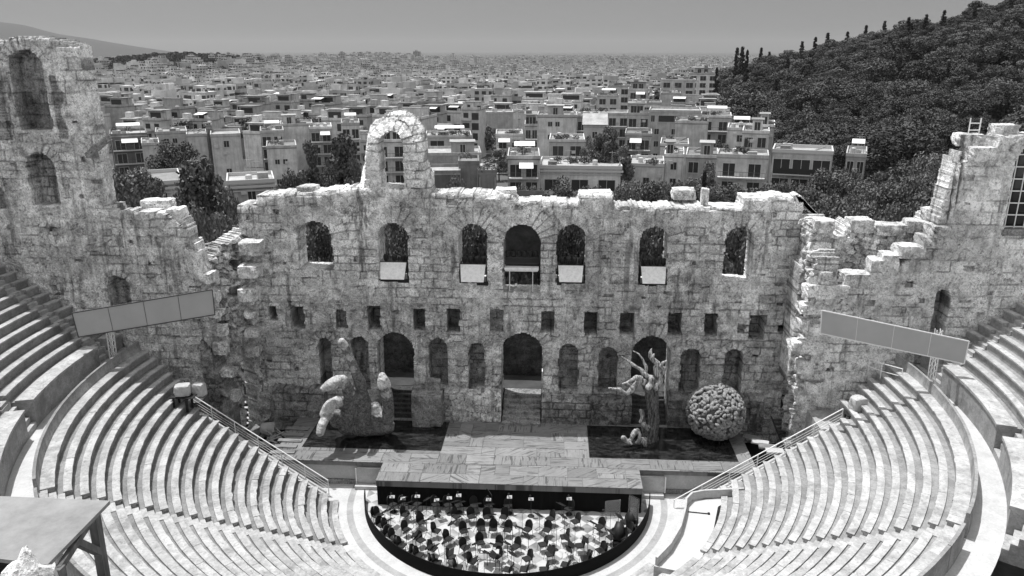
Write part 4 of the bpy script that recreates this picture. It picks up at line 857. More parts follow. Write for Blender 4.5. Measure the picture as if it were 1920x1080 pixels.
# ================================================================== the orchestra: barrier, chairs, stands
m = MB(); n = 100; a0, a1 = -171.5, -4.5
V = []; 
for k in range(n+1):
    a = R(a0+(a1-a0)*k/n)
    for r_, zz in ((9.05,0.002),(9.05,.82),(9.0,.82),(9.0,.002)): V.append((r_*math.cos(a), r_*math.sin(a), zz))
m.add(V, [(4*k+j, 4*k+(j+1)%4, 4*k+4+(j+1)%4, 4*k+4+j) for k in range(n) for j in range(4)]+[(0,1,2,3),(4*n+3,4*n+2,4*n+1,4*n)])
tag(m.build('barrier', M['black_cloth']), 'low curved black barrier round the front of the orchestra', 'barrier')
M['chair_black'] = mat('black_upholstery', col=.012, rough=.55, spec=.35); M['chair_metal'] = mat('dark_chrome', col=.08, rough=.3, metal=.8); M['paper'] = mat('sheet_music', col=.75, rough=.8)
def make_chair():
    e = empty('orchestra_chair', (0,0,0)); 
    m = MB(); m.box((-.24,-.23,.42), (.24,.23,.50)); m.build('seat', M['chair_black'], e, bevel=.03)
    m = MB(); nx, nz = 7, 5; V = []
    for sd in (0,1):
        for b in range(nz+1):
            for a in range(nx+1):
                x = -.25+.5*a/nx; w_ = 1-.32*max(0,(b/nz-.55)/.45)**2; V.append((x*w_, .20+.10*b/nz+.05*sd-.07*(2*a/nx-1)**2, .50+.46*b/nz-.06*(b/nz)*(2*a/nx-1)**2))
    n1 = (nx+1)*(nz+1); F = []
    for b in range(nz):
        for a in range(nx): q = b*(nx+1)+a; F += [(q,q+1,q+nx+2,q+nx+1), (n1+q+nx+1,n1+q+nx+2,n1+q+1,n1+q)]
    rim_ = [a for a in range(nx+1)]+[b*(nx+1)+nx for b in range(1,nz+1)]+[nz*(nx+1)+a for a in range(nx-1,-1,-1)]+[b*(nx+1) for b in range(nz-1,0,-1)]
    F += [(rim_[k],n1+rim_[k],n1+rim_[(k+1)%len(rim_)],rim_[(k+1)%len(rim_)]) for k in range(len(rim_))]
    m.add(V, F); m.build('backrest', M['chair_black'], e, smooth=False)
    for sx in (-1,1):
        for sy in (-1,1): m = MB(); m.tube([(sx*.21,sy*.2,.43),(sx*.25,sy*.26,0)], .014, 5); m.build('leg', M['chair_metal'], e)
    m = MB(); [m.tube([(s*.2,.2,.44),(s*.2,.27,.75)], .014, 5) for s in (-1,1)]; m.build('back_frame', M['chair_metal'], e)
    return e
def make_stand():
    e = empty('music_stand', (0,0,0)); T = Matrix.Translation((0,.02,1.08))@Matrix.Rotation(-.95,4,'X')
    m = MB(); m.box((-.26,-.01,-.02), (.26,.015,.34), 0, T); m.box((-.26,-.07,-.03), (.26,.015,-.015), 0, T); m.build('desk', M['black_metal'], e)
    m = MB(); m.tube([(0,0,.25),(0,0,1.1)], .015, 6); m.build('pole', M['black_metal'], e)
    m = MB(); [m.tube([(0,0,.3),(.3*math.cos(a),.3*math.sin(a),.01)], .012, 4) for a in (.5,2.6,4.7)]; m.build('tripod', M['black_metal'], e)
    return e
Z1 = lambda x, y: (600+x/2.743, 840+y/2.743)
CH = [(245,378),(262,433),(302,490),(345,548),(305,365),(345,425),(382,480),(440,362),(447,440),(412,528),(522,402),(520,495),(600,447),(582,540),(662,488),(505,578),(430,608),(605,612),(677,582),(712,636),(702,372),(780,372),(860,374),(945,374),
      (740,448),(830,436),(890,436),(965,442),(745,532),(825,508),(915,522),(910,578),(785,606),(1005,528),(1065,440),(1165,442),(1182,385),(1145,518),(1255,478),(1312,398),(1335,524),(1180,568),(1065,592),(1260,622),(1150,648),(965,648),(1360,588),(1440,548),(1437,424),(1495,480),(1567,400),(1600,498),(1648,430),(1640,470),(1505,588),(1420,636),(1050,646),(545,648),(375,310),(500,305),(597,300),(716,302),(868,306),(970,306),(1280,330),(430,312),(660,300),(795,305)]
pod = on_z(918, 1070, 0); rs = random.Random(12); spots = []
for x, y in CH:
    q = on_z(*Z1(x, y+14), 0)
    if math.hypot(q[0], q[1]) > 8.55: q = q*8.5/math.hypot(q[0], q[1])
    if q[1] > yl-.35: q[1] = yl-.35
    spots.append((q[0], q[1]))
ORD = ['first','second','third','fourth','fifth','sixth','seventh','eighth','ninth','tenth','eleventh','twelfth','thirteenth','fourteenth','fifteenth','sixteenth','seventeenth','eighteenth','nineteenth','twentieth']
order = sorted(range(len(spots)), key=lambda i: math.hypot(spots[i][0]-pod[0], spots[i][1]-pod[1])); arcs = [order[k:k+12] for k in range(0, len(order), 12)]; lab = {}
for ai, arc in enumerate(arcs):
    for k, i in enumerate(sorted(arc, key=lambda i: math.atan2(spots[i][0]-pod[0], spots[i][1]-pod[1]))): lab[i] = (ORD[k], ['nearest','second','third','fourth','fifth','outermost'][min(ai,5)])
ch0 = make_chair(); st0 = make_stand(); SK = {ch0: list(ch0.children), st0: list(st0.children)}
def place(root, loc, rz, label, group, first):
    if first: r_ = root
    else:
        r_ = root.copy(); C.objects.link(r_)
        for c in SK[root]: k = c.copy(); C.objects.link(k); k.parent = r_
    r_.location = loc; r_.rotation_euler = (0,0,rz); r_['label'] = label; r_['group'] = group; return r_
ch0['category'] = 'chair'; st0['category'] = 'music stand'; ns = 0
for i, (x, y) in enumerate(spots):
    f = math.atan2(pod[1]-y, pod[0]-x)+math.pi/2+rs.uniform(-.35,.35)
    place(ch0, (x,y,.004), f, 'black chair, %s from the left in the %s arc of chairs around the conductor podium' % lab[i], 'black orchestra chairs', i == 0)
    if i % 3 != 2 or y > yl-1.2:
        d = Vector((math.sin(f), -math.cos(f), 0)); s = Vector((x,y,.004))+d*rs.uniform(.68,.85)+Vector((d.y,-d.x,0))*rs.uniform(-.2,.2)
        if math.hypot(s.x, s.y) < 8.6:
            place(st0, s, f+math.pi, 'black music stand before the chair that is %s from the left in the %s arc' % lab[i], 'black music stands', ns == 0); ns += 1
# white sheets lying on some desks by the drape, percussion trays
for k, x in enumerate((376,432,505,603,668,716,868,975,1085,1280)):
    q = on_z(*Z1(x, 330+(k*37 % 23)), 0); zz = 1.12; e = empty('lit_stand', (q[0], min(q[1], yl-.25), .004), 0, '%s from the left of the white topped stands under the black drape' % ORD[k], 'music stand', 'white topped stands under the drape')
    m = MB(); m.add([(-.16,-.10,1.06+.05*(k%3)),(.16,-.10,1.06+.05*(k%3)),(.15,.06,1.16+.05*(k%3)+.03*(k%2)),(-.15,.06,1.16+.05*(k%3)),(-.16,-.10,1.04+.05*(k%3)),(.16,-.10,1.04+.05*(k%3)),(.15,.06,1.14+.05*(k%3)),(-.15,.06,1.14+.05*(k%3))], [(0,1,2,3),(7,6,5,4),(0,4,5,1),(1,5,6,2),(2,6,7,3),(3,7,4,0)]); m.build('tray', M['plaster'], e); m = MB(); m.tube([(0,0,.02),(0,0,1.1)], .018, 6); m.lathe([(.22,0),(.2,.03),(.02,.05)], 12); m.build('pole', M['black_metal'], e)
    m = MB(); m.tube([(-.1,0,1.13),(-.05,-.03,1.3+.05*(k%3))], .02, 5); m.lathe([(.02,0),(.07,.03),(.05,.1)], 8, 0, Matrix.Translation((-.05,-.03,1.28+.05*(k%3)))); m.build('lamp', M['chair_metal'], e)
MS = [(1040,430),(985,600),(1310,480),(885,330),(1490,430),(720,440),(1215,500),(990,500),(845,640)]
for k, (x, y) in enumerate(MS):
    q = on_z(*Z1(x, y+24), 0); e = empty('microphone_stand', (q[0],min(q[1],yl-.5),.004), .7*k, '%s from the left of the thin microphone stands among the chairs' % ORD[sorted(range(len(MS)), key=lambda i: MS[i][0]).index(k)], 'microphone stand', 'thin microphone stands')
    m = MB(); m.lathe([(.14,0),(.13,.02),(.02,.03)], 12); m.build('base', M['black_metal'], e); m = MB(); m.tube([(0,0,.02),(0,0,1.5),(.35,.1,1.75)], .012, 5); m.build('pole', M['dark_grey'], e); m = MB(); m.tube([(.35,.1,1.75),(.47,.14,1.72)], [.025,.035], 8); m.build('microphone', M['black_metal'], e)
# conductor podium, acrylic screens, dark instrument cases
e = empty('conductor_podium', (pod[0],pod[1]-.1,.004), 0, 'grey conductor podium with a back rail at the front of the orchestra', 'podium')
m = MB(); m.box((-.62,-.5,0), (.62,.62,.26)); m.build('platform', M['plaster'], e, bevel=.02); m = MB(); [m.tube([(s*.58,-.46,.26),(s*.58,-.46,1.1)], .022, 6) for s in (-1,1)]; m.tube([(-.58,-.46,1.1),(.58,-.46,1.1)], .022, 6); m.build('back_rail', M['dark_grey'], e)
m = MB(); m.box((-.5,.2,1.0), (.5,.6,1.04)); m.tube([(0,.4,.26),(0,.4,1.0)], .03, 6); m.build('score_desk', M['plaster'], e)
def acr(t):
    tr = t.node('ShaderNodeBsdfTransparent'); mx = t.node('ShaderNodeMixShader'); mx.inputs[0].default_value = .38; t.L(tr.outputs[0], mx.inputs[1]); t.L(t.b.outputs[0], mx.inputs[2]); t.L(mx.outputs[0], t.n.nodes['Material Output'].inputs[0])
M['acrylic'] = mat('clear_acrylic', acr, col=.45, rough=.1)
for k, (u, v, h, w_, rz, lb) in enumerate(((1147,992,1.75,.95,.25,'clear acrylic sound screen on legs beneath the right end of the drape'),(1186,992,2.0,.75,-.75,'black framed tall acrylic screen at the right end of the drape'))):
    q = on_z(u, v, 0); e = empty('sound_screen', (q[0],min(q[1],yl-.7),.004), rz, lb, 'sound screen'); m = MB(); m.box((-w_/2,-.01,.7), (w_/2,.01,h+.2)); m.build('sheet', M['acrylic'], e)
    m = MB(); [m.tube([(s*w_*.4,0,0),(s*w_*.4,0,.9 if k == 0 else h+.2)], .02, 5) for s in (-1,1)]; [m.bar((s*w_*.4,-.35,.02), (s*w_*.4,.35,.02), .04) for s in (-1,1)]
    if k: m.bar((-w_/2,0,h+.2), (w_/2,0,h+.2), .04)
    m.build('frame', M['black_metal'], e)
for k, (x, y) in enumerate(((1585,500),(1650,415))):
    q = on_z(*Z1(x, y+25), 0)
    if math.hypot(q[0], q[1]) > 8.35: q = q*8.35/math.hypot(q[0], q[1])
    m = MB(); m.tube([(0,0,.3),(.1,.35,.75),(.15,.6,1.15)], [.3,.34,.2], 12); m.box((-.25,-.2,0), (.25,.2,.3)); o = m.build('instrument_case', M['chair_black'], None, smooth=True); o.location = (q[0],q[1],.004); tag(o, ['bulky black instrument case leaning inside the barrier on the right','black instrument case at the right tip of the barrier'][k], 'instrument case')
# ================================================================== sculptures on the stage
def blob(name, chains, voxel, seed, amp, freq, mats, parent=None, balls=(), crease=0):
    """one continuous surface grown round tapering limbs (voxel-joined, then roughened)"""
    m = MB()
    for pts, r_ in chains:
        m.tube(pts, r_, 14)
        for p, q in ((pts[0], r_[0]), (pts[-1], r_[-1])): balls = list(balls)+[(p, (q,q,q))]
    for p, s in balls:
        m.lathe([(max(.001,math.cos(R(-90+18*i))), math.sin(R(-90+18*i))) for i in range(11)], 14, 0, Matrix.Translation(Vector(p))@Matrix.Diagonal((s[0],s[1],s[2],1)))
    me = bpy.data.meshes.new('raw'); me.from_pydata(m.v, [], m.f); o = bpy.data.objects.new('raw', me); C.objects.link(o)
    md = o.modifiers.new('r', 'REMESH'); md.mode = 'VOXEL'; md.voxel_size = voxel
    s2 = o.modifiers.new('s', 'SMOOTH'); s2.iterations = 4; s2.factor = .6
    dg = bpy.context.evaluated_depsgraph_get(); me2 = bpy.data.meshes.new_from_object(o.evaluated_get(dg)); bpy.data.objects.remove(o)
    n = len(me2.vertices); co_ = np.empty(n*3); no = np.empty(n*3); me2.vertices.foreach_get('co', co_); me2.vertices.foreach_get('normal', no); co_ = co_.reshape(-1,3); no = no.reshape(-1,3)
    d = (fbm(co_[:,0]*freq+co_[:,1]*freq*.6, co_[:,2]*freq-co_[:,1]*freq*.5, seed, 5)-.5)*amp
    if crease: d += crease*np.minimum(0, np.abs(fbm(co_[:,0]*1.6+co_[:,1], co_[:,2]*3.2, seed+4, 3)-.5)*9-1)*.5
    me2.vertices.foreach_set('co', (co_+no*d[:,None]).ravel()); me2.name = name; me2.materials.clear()
    me2.polygons.foreach_set('use_smooth', [True]*len(me2.polygons)); me2.update()
    return link(name, me2, parent, mats)
def skin_fn(lo, hi, sc):
    def f(t):
        p = t.pos(); n = t.noise(p, 1.5*sc, 8, .75, .8); n2 = t.noise(t.scale(p,(1,1,2.2)), 4*sc, 7, .75, 1.5)
        b = t.math('MULTIPLY', t.mr(n, .33, .67, lo, hi), t.mr(n2, .33, .67, .35, 1.35)); b = t.mix(t.mr(t.voro(p, 2.2*sc, 'DISTANCE_TO_EDGE'), 0, .035, .6, 0), b, .03)
        t.grey(b); t.bump(t.math('ADD', n2, n), .9, .12)
    return f
M['cracked_skin'] = mat('cracked_plaster_skin', skin_fn(.06, .68, .8), rough=.85); M['bark'] = mat('silver_bark', lambda t: (t.grey(t.math('MULTIPLY', t.mr(t.noise(t.scale(t.pos(),(6,6,.9),(0,.55,0)), 2.2, 6, .7, .4), .38, .58, .06, .62), t.mr(t.noise(t.pos(), 1.1, 4), .3, .7, .8, 1.2))), t.bump(t.noise(t.scale(t.pos(),(6,6,.9),(0,.55,0)), 2.2, 6, .7, .4), 1, .12)), rough=.7)
M['bark_dark'] = mat('dark_twisted_bark', lambda t: (t.grey(t.mr(t.noise(t.scale(t.pos(),(6,6,.9),(0,.55,0)), 2.2, 6, .7, .4), .40, .60, .02, .26)), t.bump(t.noise(t.scale(t.pos(),(6,6,.9),(0,.55,0)), 2.2, 6, .7, .4), 1, .15)), rough=.8)
M['rosette'] = mat('chalky_rosette', skin_fn(.30, .55, 2.2), rough=.9)
hb = on_z(676, 826, ZS); yh = hb[1]
def hp(u, v, dy=0): return Vector(on_y(u, v, yh+dy))-Vector((hb[0],hb[1],ZS))
e = empty('giant_hand', (hb[0],hb[1],ZS), 0, 'giant cracked plaster hand with raised index finger rising from the left black pool', 'sculpture')
HZ = lambda x, y, dy=0: hp(580+x/4.694, 620+y/4.696, dy)
PX = 52./1440/4.694
def hc(P, rr): return ([HZ(*p) for p in P], [r_*PX for r_ in rr])
chains = [hc([(500,830,.9),(470,690,.8),(455,560,.5)], [100,98,66]), hc([(620,835,.8),(600,720,.6),(582,668,.5)], [92,80,44]), hc([(330,835,.5),(345,720,.4),(365,610,.2)], [84,88,62]), hc([(240,800,.2),(250,760,.2)], [62,70]), hc([(690,840,.6),(500,865,.7),(300,860,.4)], [66,70,50]),
          hc([(462,500,.3),(430,420,0),(395,335,-.2),(350,225,-.35),(305,130,-.5),(285,98,-.55)], [56,46,40,35,38,33]),
          hc([(690,770,.2),(694,680,0),(690,590,-.2),(662,490,-.3),(645,420,-.25),(640,400,-.2)], [60,54,50,60,48,34]),
          hc([(352,560,-.1),(330,490,-.5),(292,436,-.9)], [58,48,46]), hc([(292,436,-.9),(240,448,-1.2),(170,486,-1.5),(118,512,-1.6)], [46,52,48,26]),
          hc([(290,640,-.2),(240,625,-.9),(205,640,-1.2)], [58,50,48]), hc([(205,640,-1.2),(160,690,-1.5),(132,735,-1.6)], [50,54,44]),
          hc([(225,760,-.1),(180,745,-1.0),(140,770,-1.7)], [48,36,34]), hc([(140,775,-1.7),(112,830,-2.1),(98,895,-2.3)], [40,44,38])]
def two_tone_fn(t):                                # pale patches at fingers, thumb and pad over a dark body, ragged edges
    p = t.pos(); a = t.attr()[0]; n = t.noise(p, 1.3, 7, .72, .6); n2 = t.noise(p, 5, 6, .75, 1)
    k = t.mr(t.math('ADD', a, t.math('MULTIPLY', t.math('SUBTRACT', n, .5), 1.3)), .46, .54, 0, 1, True)
    b = t.mix(k, t.mr(n2, .36, .64, .04, .30), t.mr(n2, .36, .64, .28, .66)); b = t.mix(t.mr(t.voro(p, 1.7, 'DISTANCE_TO_EDGE'), 0, .03, .6, 0), b, .03)
    t.grey(b); t.bump(t.math('ADD', n2, n), .8, .1)
M['two_tone_plaster'] = mat('pale_dark_plaster', two_tone_fn, rough=.9)
ho = blob('hand', chains, .05, 3, .08, 1.5, [M['two_tone_plaster']], e, crease=.05)
hv = np.empty(len(ho.data.vertices)*3); ho.data.vertices.foreach_get('co', hv); hv = hv.reshape(-1,3); tn = np.zeros(len(hv))
for x, y, dy, r_, k_ in ((180,480,-1.4,125,1),(275,440,-.9,70,.9),(175,665,-1.4,110,1),(112,850,-2.1,105,1),(290,95,-.5,75,.9),(350,225,-.3,70,.75),(385,320,-.2,66,.7),(420,400,0,60,.55),(642,430,-.3,95,.9),(668,540,-.3,70,.68),(590,705,.0,75,.85),(385,545,-.3,35,.7)):
    c_ = np.array(HZ(x,y,dy)); tn = np.maximum(tn, k_*np.clip(1.25-.75*np.linalg.norm(hv-c_,axis=1)/(r_*PX), 0, 1))
ta = ho.data.attributes.new('blk', 'FLOAT_COLOR', 'POINT'); ta.data.foreach_set('color', np.repeat(tn,4).astype(np.float32))
for u, v, dy, s in ((638,643,-.9,.13),(600,812,-2.6,.14)):
    m = MB(); m.lathe([(.01,-.05),(.75,0),(1,.1),(.6,.22),(.01,.26)], 12, 0, Matrix.Translation(hp(u,v,dy))@Matrix.Rotation(1.2,4,'X')@Matrix.Diagonal((s,s*1.3,.35,1))); m.build('nail', M['rosette'], e, smooth=True)
# bare twisted tree
tb = on_z(1212, 826, ZS); yt = tb[1]
def tp_(u, v, dy=0): return Vector(on_y(u, v, yt+dy))-Vector((tb[0],tb[1],ZS))
e = empty('tree_sculpture', (tb[0],tb[1],ZS), 0, 'bare silvery tree sculpture with twisted trunk and clawing branches in the right pool', 'sculpture')
z = lambda x, y: (1120+x/4.906, 640+y/4.909)
def ch(P, r0, r1, dy=(0,0)): n = len(P); return ([tp_(*z(*p), dy[0]+(dy[1]-dy[0])*i/(n-1)) for i, p in enumerate(P)], [r0+(r1-r0)*i/(n-1) for i in range(n)])
blob('trunk', [ch([(500,960),(505,860),(510,760),(505,640),(490,540),(470,450),(430,370)], .40, .27), ch([(520,900),(535,700),(530,560),(520,450),(540,350),(560,290)], .30, .26, (.2,0)), ch([(480,960),(440,900),(430,780),(415,640)], .30, .14, (-.3,-.4))], .06, 5, .16, 2.5, [M['bark_dark']], e, crease=.08)
BR = [ch([(430,370),(390,350),(340,420),(290,470),(265,485),(200,440),(150,440),(105,430)], .26, .07, (0,-.9)), ch([(400,340),(360,330),(310,360),(270,380),(235,390)], .20, .07, (-.2,-.8)), ch([(275,385),(300,410),(310,440)], .10, .06, (-.8,-.8)),
      ch([(530,350),(470,330),(420,290),(400,260),(340,225),(290,185),(225,140)], .22, .06, (0,.4)), ch([(440,300),(455,240),(430,200),(410,150),(380,115),(325,85)], .15, .04, (.2,.5)),
      ch([(560,300),(545,240),(550,200),(515,170),(485,140),(490,100),(500,70)], .30, .07, (0,.2)), ch([(515,170),(510,140),(520,120)], .13, .07), ch([(555,300),(600,290),(610,250),(580,225),(600,200),(635,180)], .20, .08, (0,-.3)), ch([(545,420),(580,350),(575,290)], .25, .2, (-.2,0)), ch([(470,420),(490,400),(500,350)], .22, .2, (-.5,-.3))]
for c_ in BR: blob('branch', [c_], .045, 9, .09, 3, [M['bark']], e)
RT_ = [ch([(440,900),(390,900),(360,930)], .16, .10, (-.5,-.9)), ch([(350,830),(325,870),(300,920),(250,900)], .17, .12, (-.6,-.9)), ch([(370,820),(395,860),(385,900)], .15, .10, (-.6,-.9)), ch([(430,760),(455,800)], .18, .12, (-.6,-.6)), ch([(400,640),(410,690),(395,740)], .14, .10, (-.5,-.6)), ch([(240,890),(290,935),(310,945)], .18, .12, (-.9,-1.0)), ch([(430,920),(440,960)], .2, .14, (-.9,-.9))]
for c_ in RT_: blob('root', [c_], .05, 12, .12, 3, [M['bark']], e)
m = MB(); m.lathe([(1.55,0),(1.6,.08),(1.45,.16),(.4,.2)], 28, 0, Matrix.Translation(tp_(*z(410,975),-.4))@Matrix.Diagonal((1,.7,1,1))); m.build('base', M['black_metal'], e)
# sphere of rosettes
rb = on_z(1338, 820, ZS); rad = 2.02; e = empty('rosette_ball', (rb[0],rb[1],ZS), 0, 'huge pale ball covered in swirling rosettes resting on the right black pool', 'sculpture')
m = MB(); cz = rad*.97; m.lathe([(max(.001,1.76*math.cos(R(-90+9*i))), cz+1.76*math.sin(R(-90+9*i))) for i in range(21)], 36); m.build('core', mat('ball_core', col=.10), e, smooth=True)
rnd = random.Random(5); N = 150; m = MB(); pts = []
for k in range(N):
    y = 1-2*(k+.5)/N; r_ = math.sqrt(1-y*y); th = k*2.399963+rnd.uniform(-.09,.09); n = Vector((r_*math.cos(th), r_*math.sin(th), y+rnd.uniform(-.02,.02))).normalized()
    s = rnd.uniform(.95,1.4); q = n.to_track_quat('Z','Y').to_matrix().to_4x4()@Matrix.Rotation(rnd.uniform(0,6.3),4,'Z')@Matrix.Rotation(rnd.uniform(-.35,.35),4,'X'); T = Matrix.Translation(Vector((0,0,cz))+n*rnd.uniform(1.78,1.86))@q@Matrix.Diagonal((s*1.15,s*rnd.uniform(.75,.95),s,1))
    np_ = rnd.choice([4,5,5,6])
    for i in range(np_):                          # overlapping folded petals round a pit
        a = 6.283*i/np_+rnd.uniform(-.25,.25); r_ = rnd.uniform(.13,.19); q2 = T@Matrix.Translation((r_*math.cos(a), r_*math.sin(a), rnd.uniform(-.02,.06)))@Matrix.Rotation(a,4,'Z')@Matrix.Rotation(rnd.uniform(.2,.7),4,'Y')@Matrix.Diagonal((rnd.uniform(.09,.13),rnd.uniform(.11,.16),rnd.uniform(.06,.11),1))
        m.lathe([(max(.01,math.cos(R(-90+30*b))), math.sin(R(-90+30*b))) for b in range(7)], 9, 0, q2)
m.build('rosettes', M['rosette'], e, smooth=True)
# ================================================================== trees
def leaf_fn(lo, hi):
    def f(t):
        r = t.rnd(); n = t.noise(t.pos(), .35, 3); n2 = t.noise(t.pos(), 2.5, 3)
        b = t.math('MULTIPLY', t.mix(r, lo, hi), t.math('MULTIPLY', t.mr(n, .3, .7, .7, 1.3), t.mr(n2, .3, .7, .65, 1.35)))
        t.grey(b)
    return f
M['leaf'] = mat('evergreen_leaves', leaf_fn(.07, .16), rough=.65, spec=.25); M['leaf_dark'] = mat('dark_cypress_leaves', leaf_fn(.018, .04), rough=.7, spec=.2)
M['leaf_pine'] = mat('hill_pine_leaves', leaf_fn(.042, .095), rough=.75, spec=.2); M['wood'] = mat('grey_bark', col=.06, rough=.95)
def leaves(rs, cen, rad, n, size, lump=0):
    """n leaf-sized quads scattered over clumps; returns (V, F)"""
    k = rs.randint(0, len(cen), n); d = rs.normal(size=(n,3)); d /= np.linalg.norm(d,axis=1,keepdims=True)
    p = cen[k]+d*(rad[k]*rs.uniform(.82 if lump else .55,1.05,n))[:,None]*np.array((1,1,.75))
    a = d*(1.1 if lump else .7)+rs.normal(size=(n,3))*(.4 if lump else .6); a /= np.linalg.norm(a,axis=1,keepdims=True); b = np.cross(a, rs.normal(size=(n,3))); b /= np.linalg.norm(b,axis=1,keepdims=True); c = np.cross(a, b)
    s = size*rs.uniform(.6,1.3,n)[:,None]; V = np.stack([p-b*s-c*s*.6, p+b*s-c*s*.6, p+b*s+c*s*.6, p-b*s+c*s*.6], 1).reshape(-1,3)
    return V, np.arange(4*n).reshape(n,4)
def crown_pts(rs, kind, n):
    if kind == 'round': d = rs.normal(size=(n,3)); d /= np.linalg.norm(d,axis=1,keepdims=True); r_ = rs.uniform(.45,1,n)**.6; P = d*r_[:,None]*np.array((.40,.40,.36))+np.array((0,0,.62)); R_ = rs.uniform(.10,.18,n)
    elif kind == 'pine': t = rs.uniform(0,1,n); a = rs.uniform(0,6.3,n); w_ = .30*np.sin(np.pi*(t*.8+.14))*rs.uniform(.4,1,n); P = np.stack([w_*np.cos(a), w_*np.sin(a), .2+.78*t], -1); R_ = rs.uniform(.06,.11,n)
    elif kind == 'column': t = rs.uniform(0,1,n); a = rs.uniform(0,6.3,n); w_ = .20*np.sin(np.pi*(t*.85+.1))*rs.uniform(.3,1,n); P = np.stack([w_*np.cos(a), w_*np.sin(a), .16+.8*t], -1); R_ = rs.uniform(.05,.09,n)
    else: t = rs.uniform(0,1,n); a = rs.uniform(0,6.3,n); w_ = .075*np.sin(np.pi*(t*.8+.18))*rs.uniform(.5,1,n); P = np.stack([w_*np.cos(a), w_*np.sin(a), .06+.9*t], -1); R_ = rs.uniform(.028,.045,n)
    P[:,2] = np.clip(P[:,2], .08, .96); return P, R_
TM = {}
def tree_mesh(kind, var, nl, size, lf):
    key = (kind, var, nl)
    if key in TM: return TM[key]
    rs = np.random.RandomState(hash((kind,var,nl)) % 1000 if 0 else (var*7+len(kind)*31+nl % 97)); cen, rad = crown_pts(rs, kind, {'round':34,'pine':60,'column':50,'cypress':95}[kind]); V, F = leaves(rs, cen, rad, nl, size)
    o = np_mesh('crown', V, F, None, [M[lf]]); me = o.data; bpy.data.objects.remove(o)
    m = MB(); top = .55 if kind != 'cypress' else .3; w_ = .022
    m.tube([(0,0,-.06),(.004,.006,.2),(-.006,.01,top)], [w_*1.3,w_,w_*.4], 7)
    for k in range(5): q = cen[rs.randint(len(cen))]; z = rs.uniform(.18,.4)*top/.55; m.tube([(0,.004,z),(q[0]*.6,q[1]*.6,z+(q[2]-z)*.6),tuple(q)], [w_*.55,w_*.35,w_*.12], 5)
    o = m.build('trunk', M['wood']); tm = o.data; bpy.data.objects.remove(o); TM[key] = (me, tm); return TM[key]
def tree(name, x, y, z, h, wide, kind, var, nl, size, lf, label, group, parts=True):
    me, tm = tree_mesh(kind, var, nl, size, lf)
    e = empty(name, (x,y,z), random.Random(int(x*7+y*3)).uniform(0,6.28), label, 'tree', group); e.scale = (h*wide, h*wide, h)
    c = bpy.data.objects.new('crown', me); C.objects.link(c); c.parent = e
    t = bpy.data.objects.new('trunk', tm); C.objects.link(t); t.parent = e
    return e
rnd = random.Random(77)
# trees that stand out behind the walls: (u, v of the top, distance, width px, kind, label)
TR = [(242,322,98,125,'round','dense round evergreen just right of the left tower'),(330,270,152,95,'round','broad dark round tree in front of the blank pale house'),(372,300,84,125,'pine','tall feathery pine left of the corner house'),
      (300,345,92,95,'round','bushy tree behind the long slab of the left wing'),(425,372,74,70,'round','low bushy tree behind the broken left return'),(235,368,68,120,'round','dark tree crown peeping over the left wing slab'),(350,392,66,100,'round','rounded shrubby tree above the boulder on the left wing'),
      (576,258,106,52,'column','slim upright leafy tree left of the standing arch'),(640,258,100,84,'column','full leafy tree touching the standing arch on its left'),(540,318,98,70,'round','low tree between the corner house and the slim upright tree'),(604,325,92,80,'round','low bushy tree behind the left end of the stage wall'),(668,302,96,50,'round','small tree hidden behind the left foot of the standing arch'),
      (852,326,112,46,'round','small dark tree against the blank dark wall right of the standing arch'),(735,338,104,60,'round','bush seen through the standing arch'),
      (1140,238,152,66,'pine','tall airy tree rising above the long cornice house'),(1172,275,146,42,'column','dark slim tree at the right end of the long cornice house'),(1105,262,158,40,'round','small tree on the left of the tall airy tree'),(1322,318,92,15,'cypress','thin black cypress behind the small upright stone post'),
      (1068,338,112,90,'round','grey green tree in front of the long cornice house'),(990,352,100,70,'round','low tree below the slanted awnings'),(860,352,96,50,'round','low shrub tree at the foot of the dark wall'),
      (1320,308,140,60,'round','leafy tree before the terrace house with the little hut'),(1345,262,172,60,'pine','feathery tree between the awning house and the roof huts'),(1215,345,104,95,'round','wide bushy tree right of the long cornice house'),
      (440,395,64,60,'round','small tree filling the gap by the left return'),(1590,320,140,60,'round','bushy tree right of the dark glazed block'),(1745,292,135,70,'round','dark tree left of the right tower stump')]
for u, v, d, wpx, kind, lb in TR:
    p = on_d(u, v, d); zg = float(terrain(p[0], p[1])); h = p[2]-zg; wid = wpx/FPX*d*1.05; base = {'round':.92,'pine':.66,'column':.46,'cypress':.19}[kind]
    tree('cypress_tree' if kind == 'cypress' else 'pine_tree' if kind == 'pine' else 'leafy_tree', p[0], p[1], zg, h, wid/(h*base), kind, rnd.randrange(3), 11000, .0135 if kind != 'cypress' else .012, 'leaf_dark' if kind == 'cypress' else 'leaf', lb, 'trees behind the stage wall')
row = []
for k, u in enumerate(range(545, 1450, 46)): row.append((u+rnd.uniform(-12,12), 398+rnd.uniform(-8,14), rnd.uniform(64,74), rnd.uniform(80,105), 0))
for k, u in enumerate(range(1010, 1800, 52)): row.append((u+rnd.uniform(-15,15), 352+rnd.uniform(-8,12)-max(0,u-1500)*.03, rnd.uniform(92,112), rnd.uniform(80,115), 1))
for k, u in enumerate(range(1480, 1830, 44)): row.append((u+rnd.uniform(-12,12), 385+rnd.uniform(-10,14), rnd.uniform(76,86), rnd.uniform(85,115), 2))
for k, u in enumerate(range(1570, 1840, 40)): row.append((u+rnd.uniform(-12,12), 318+rnd.uniform(-10,14), rnd.uniform(120,136), rnd.uniform(80,110), 3))
for k, u in enumerate(range(215, 470, 50)): row.append((u+rnd.uniform(-12,12), 405+rnd.uniform(-8,14), rnd.uniform(62,70), rnd.uniform(80,105), 4))
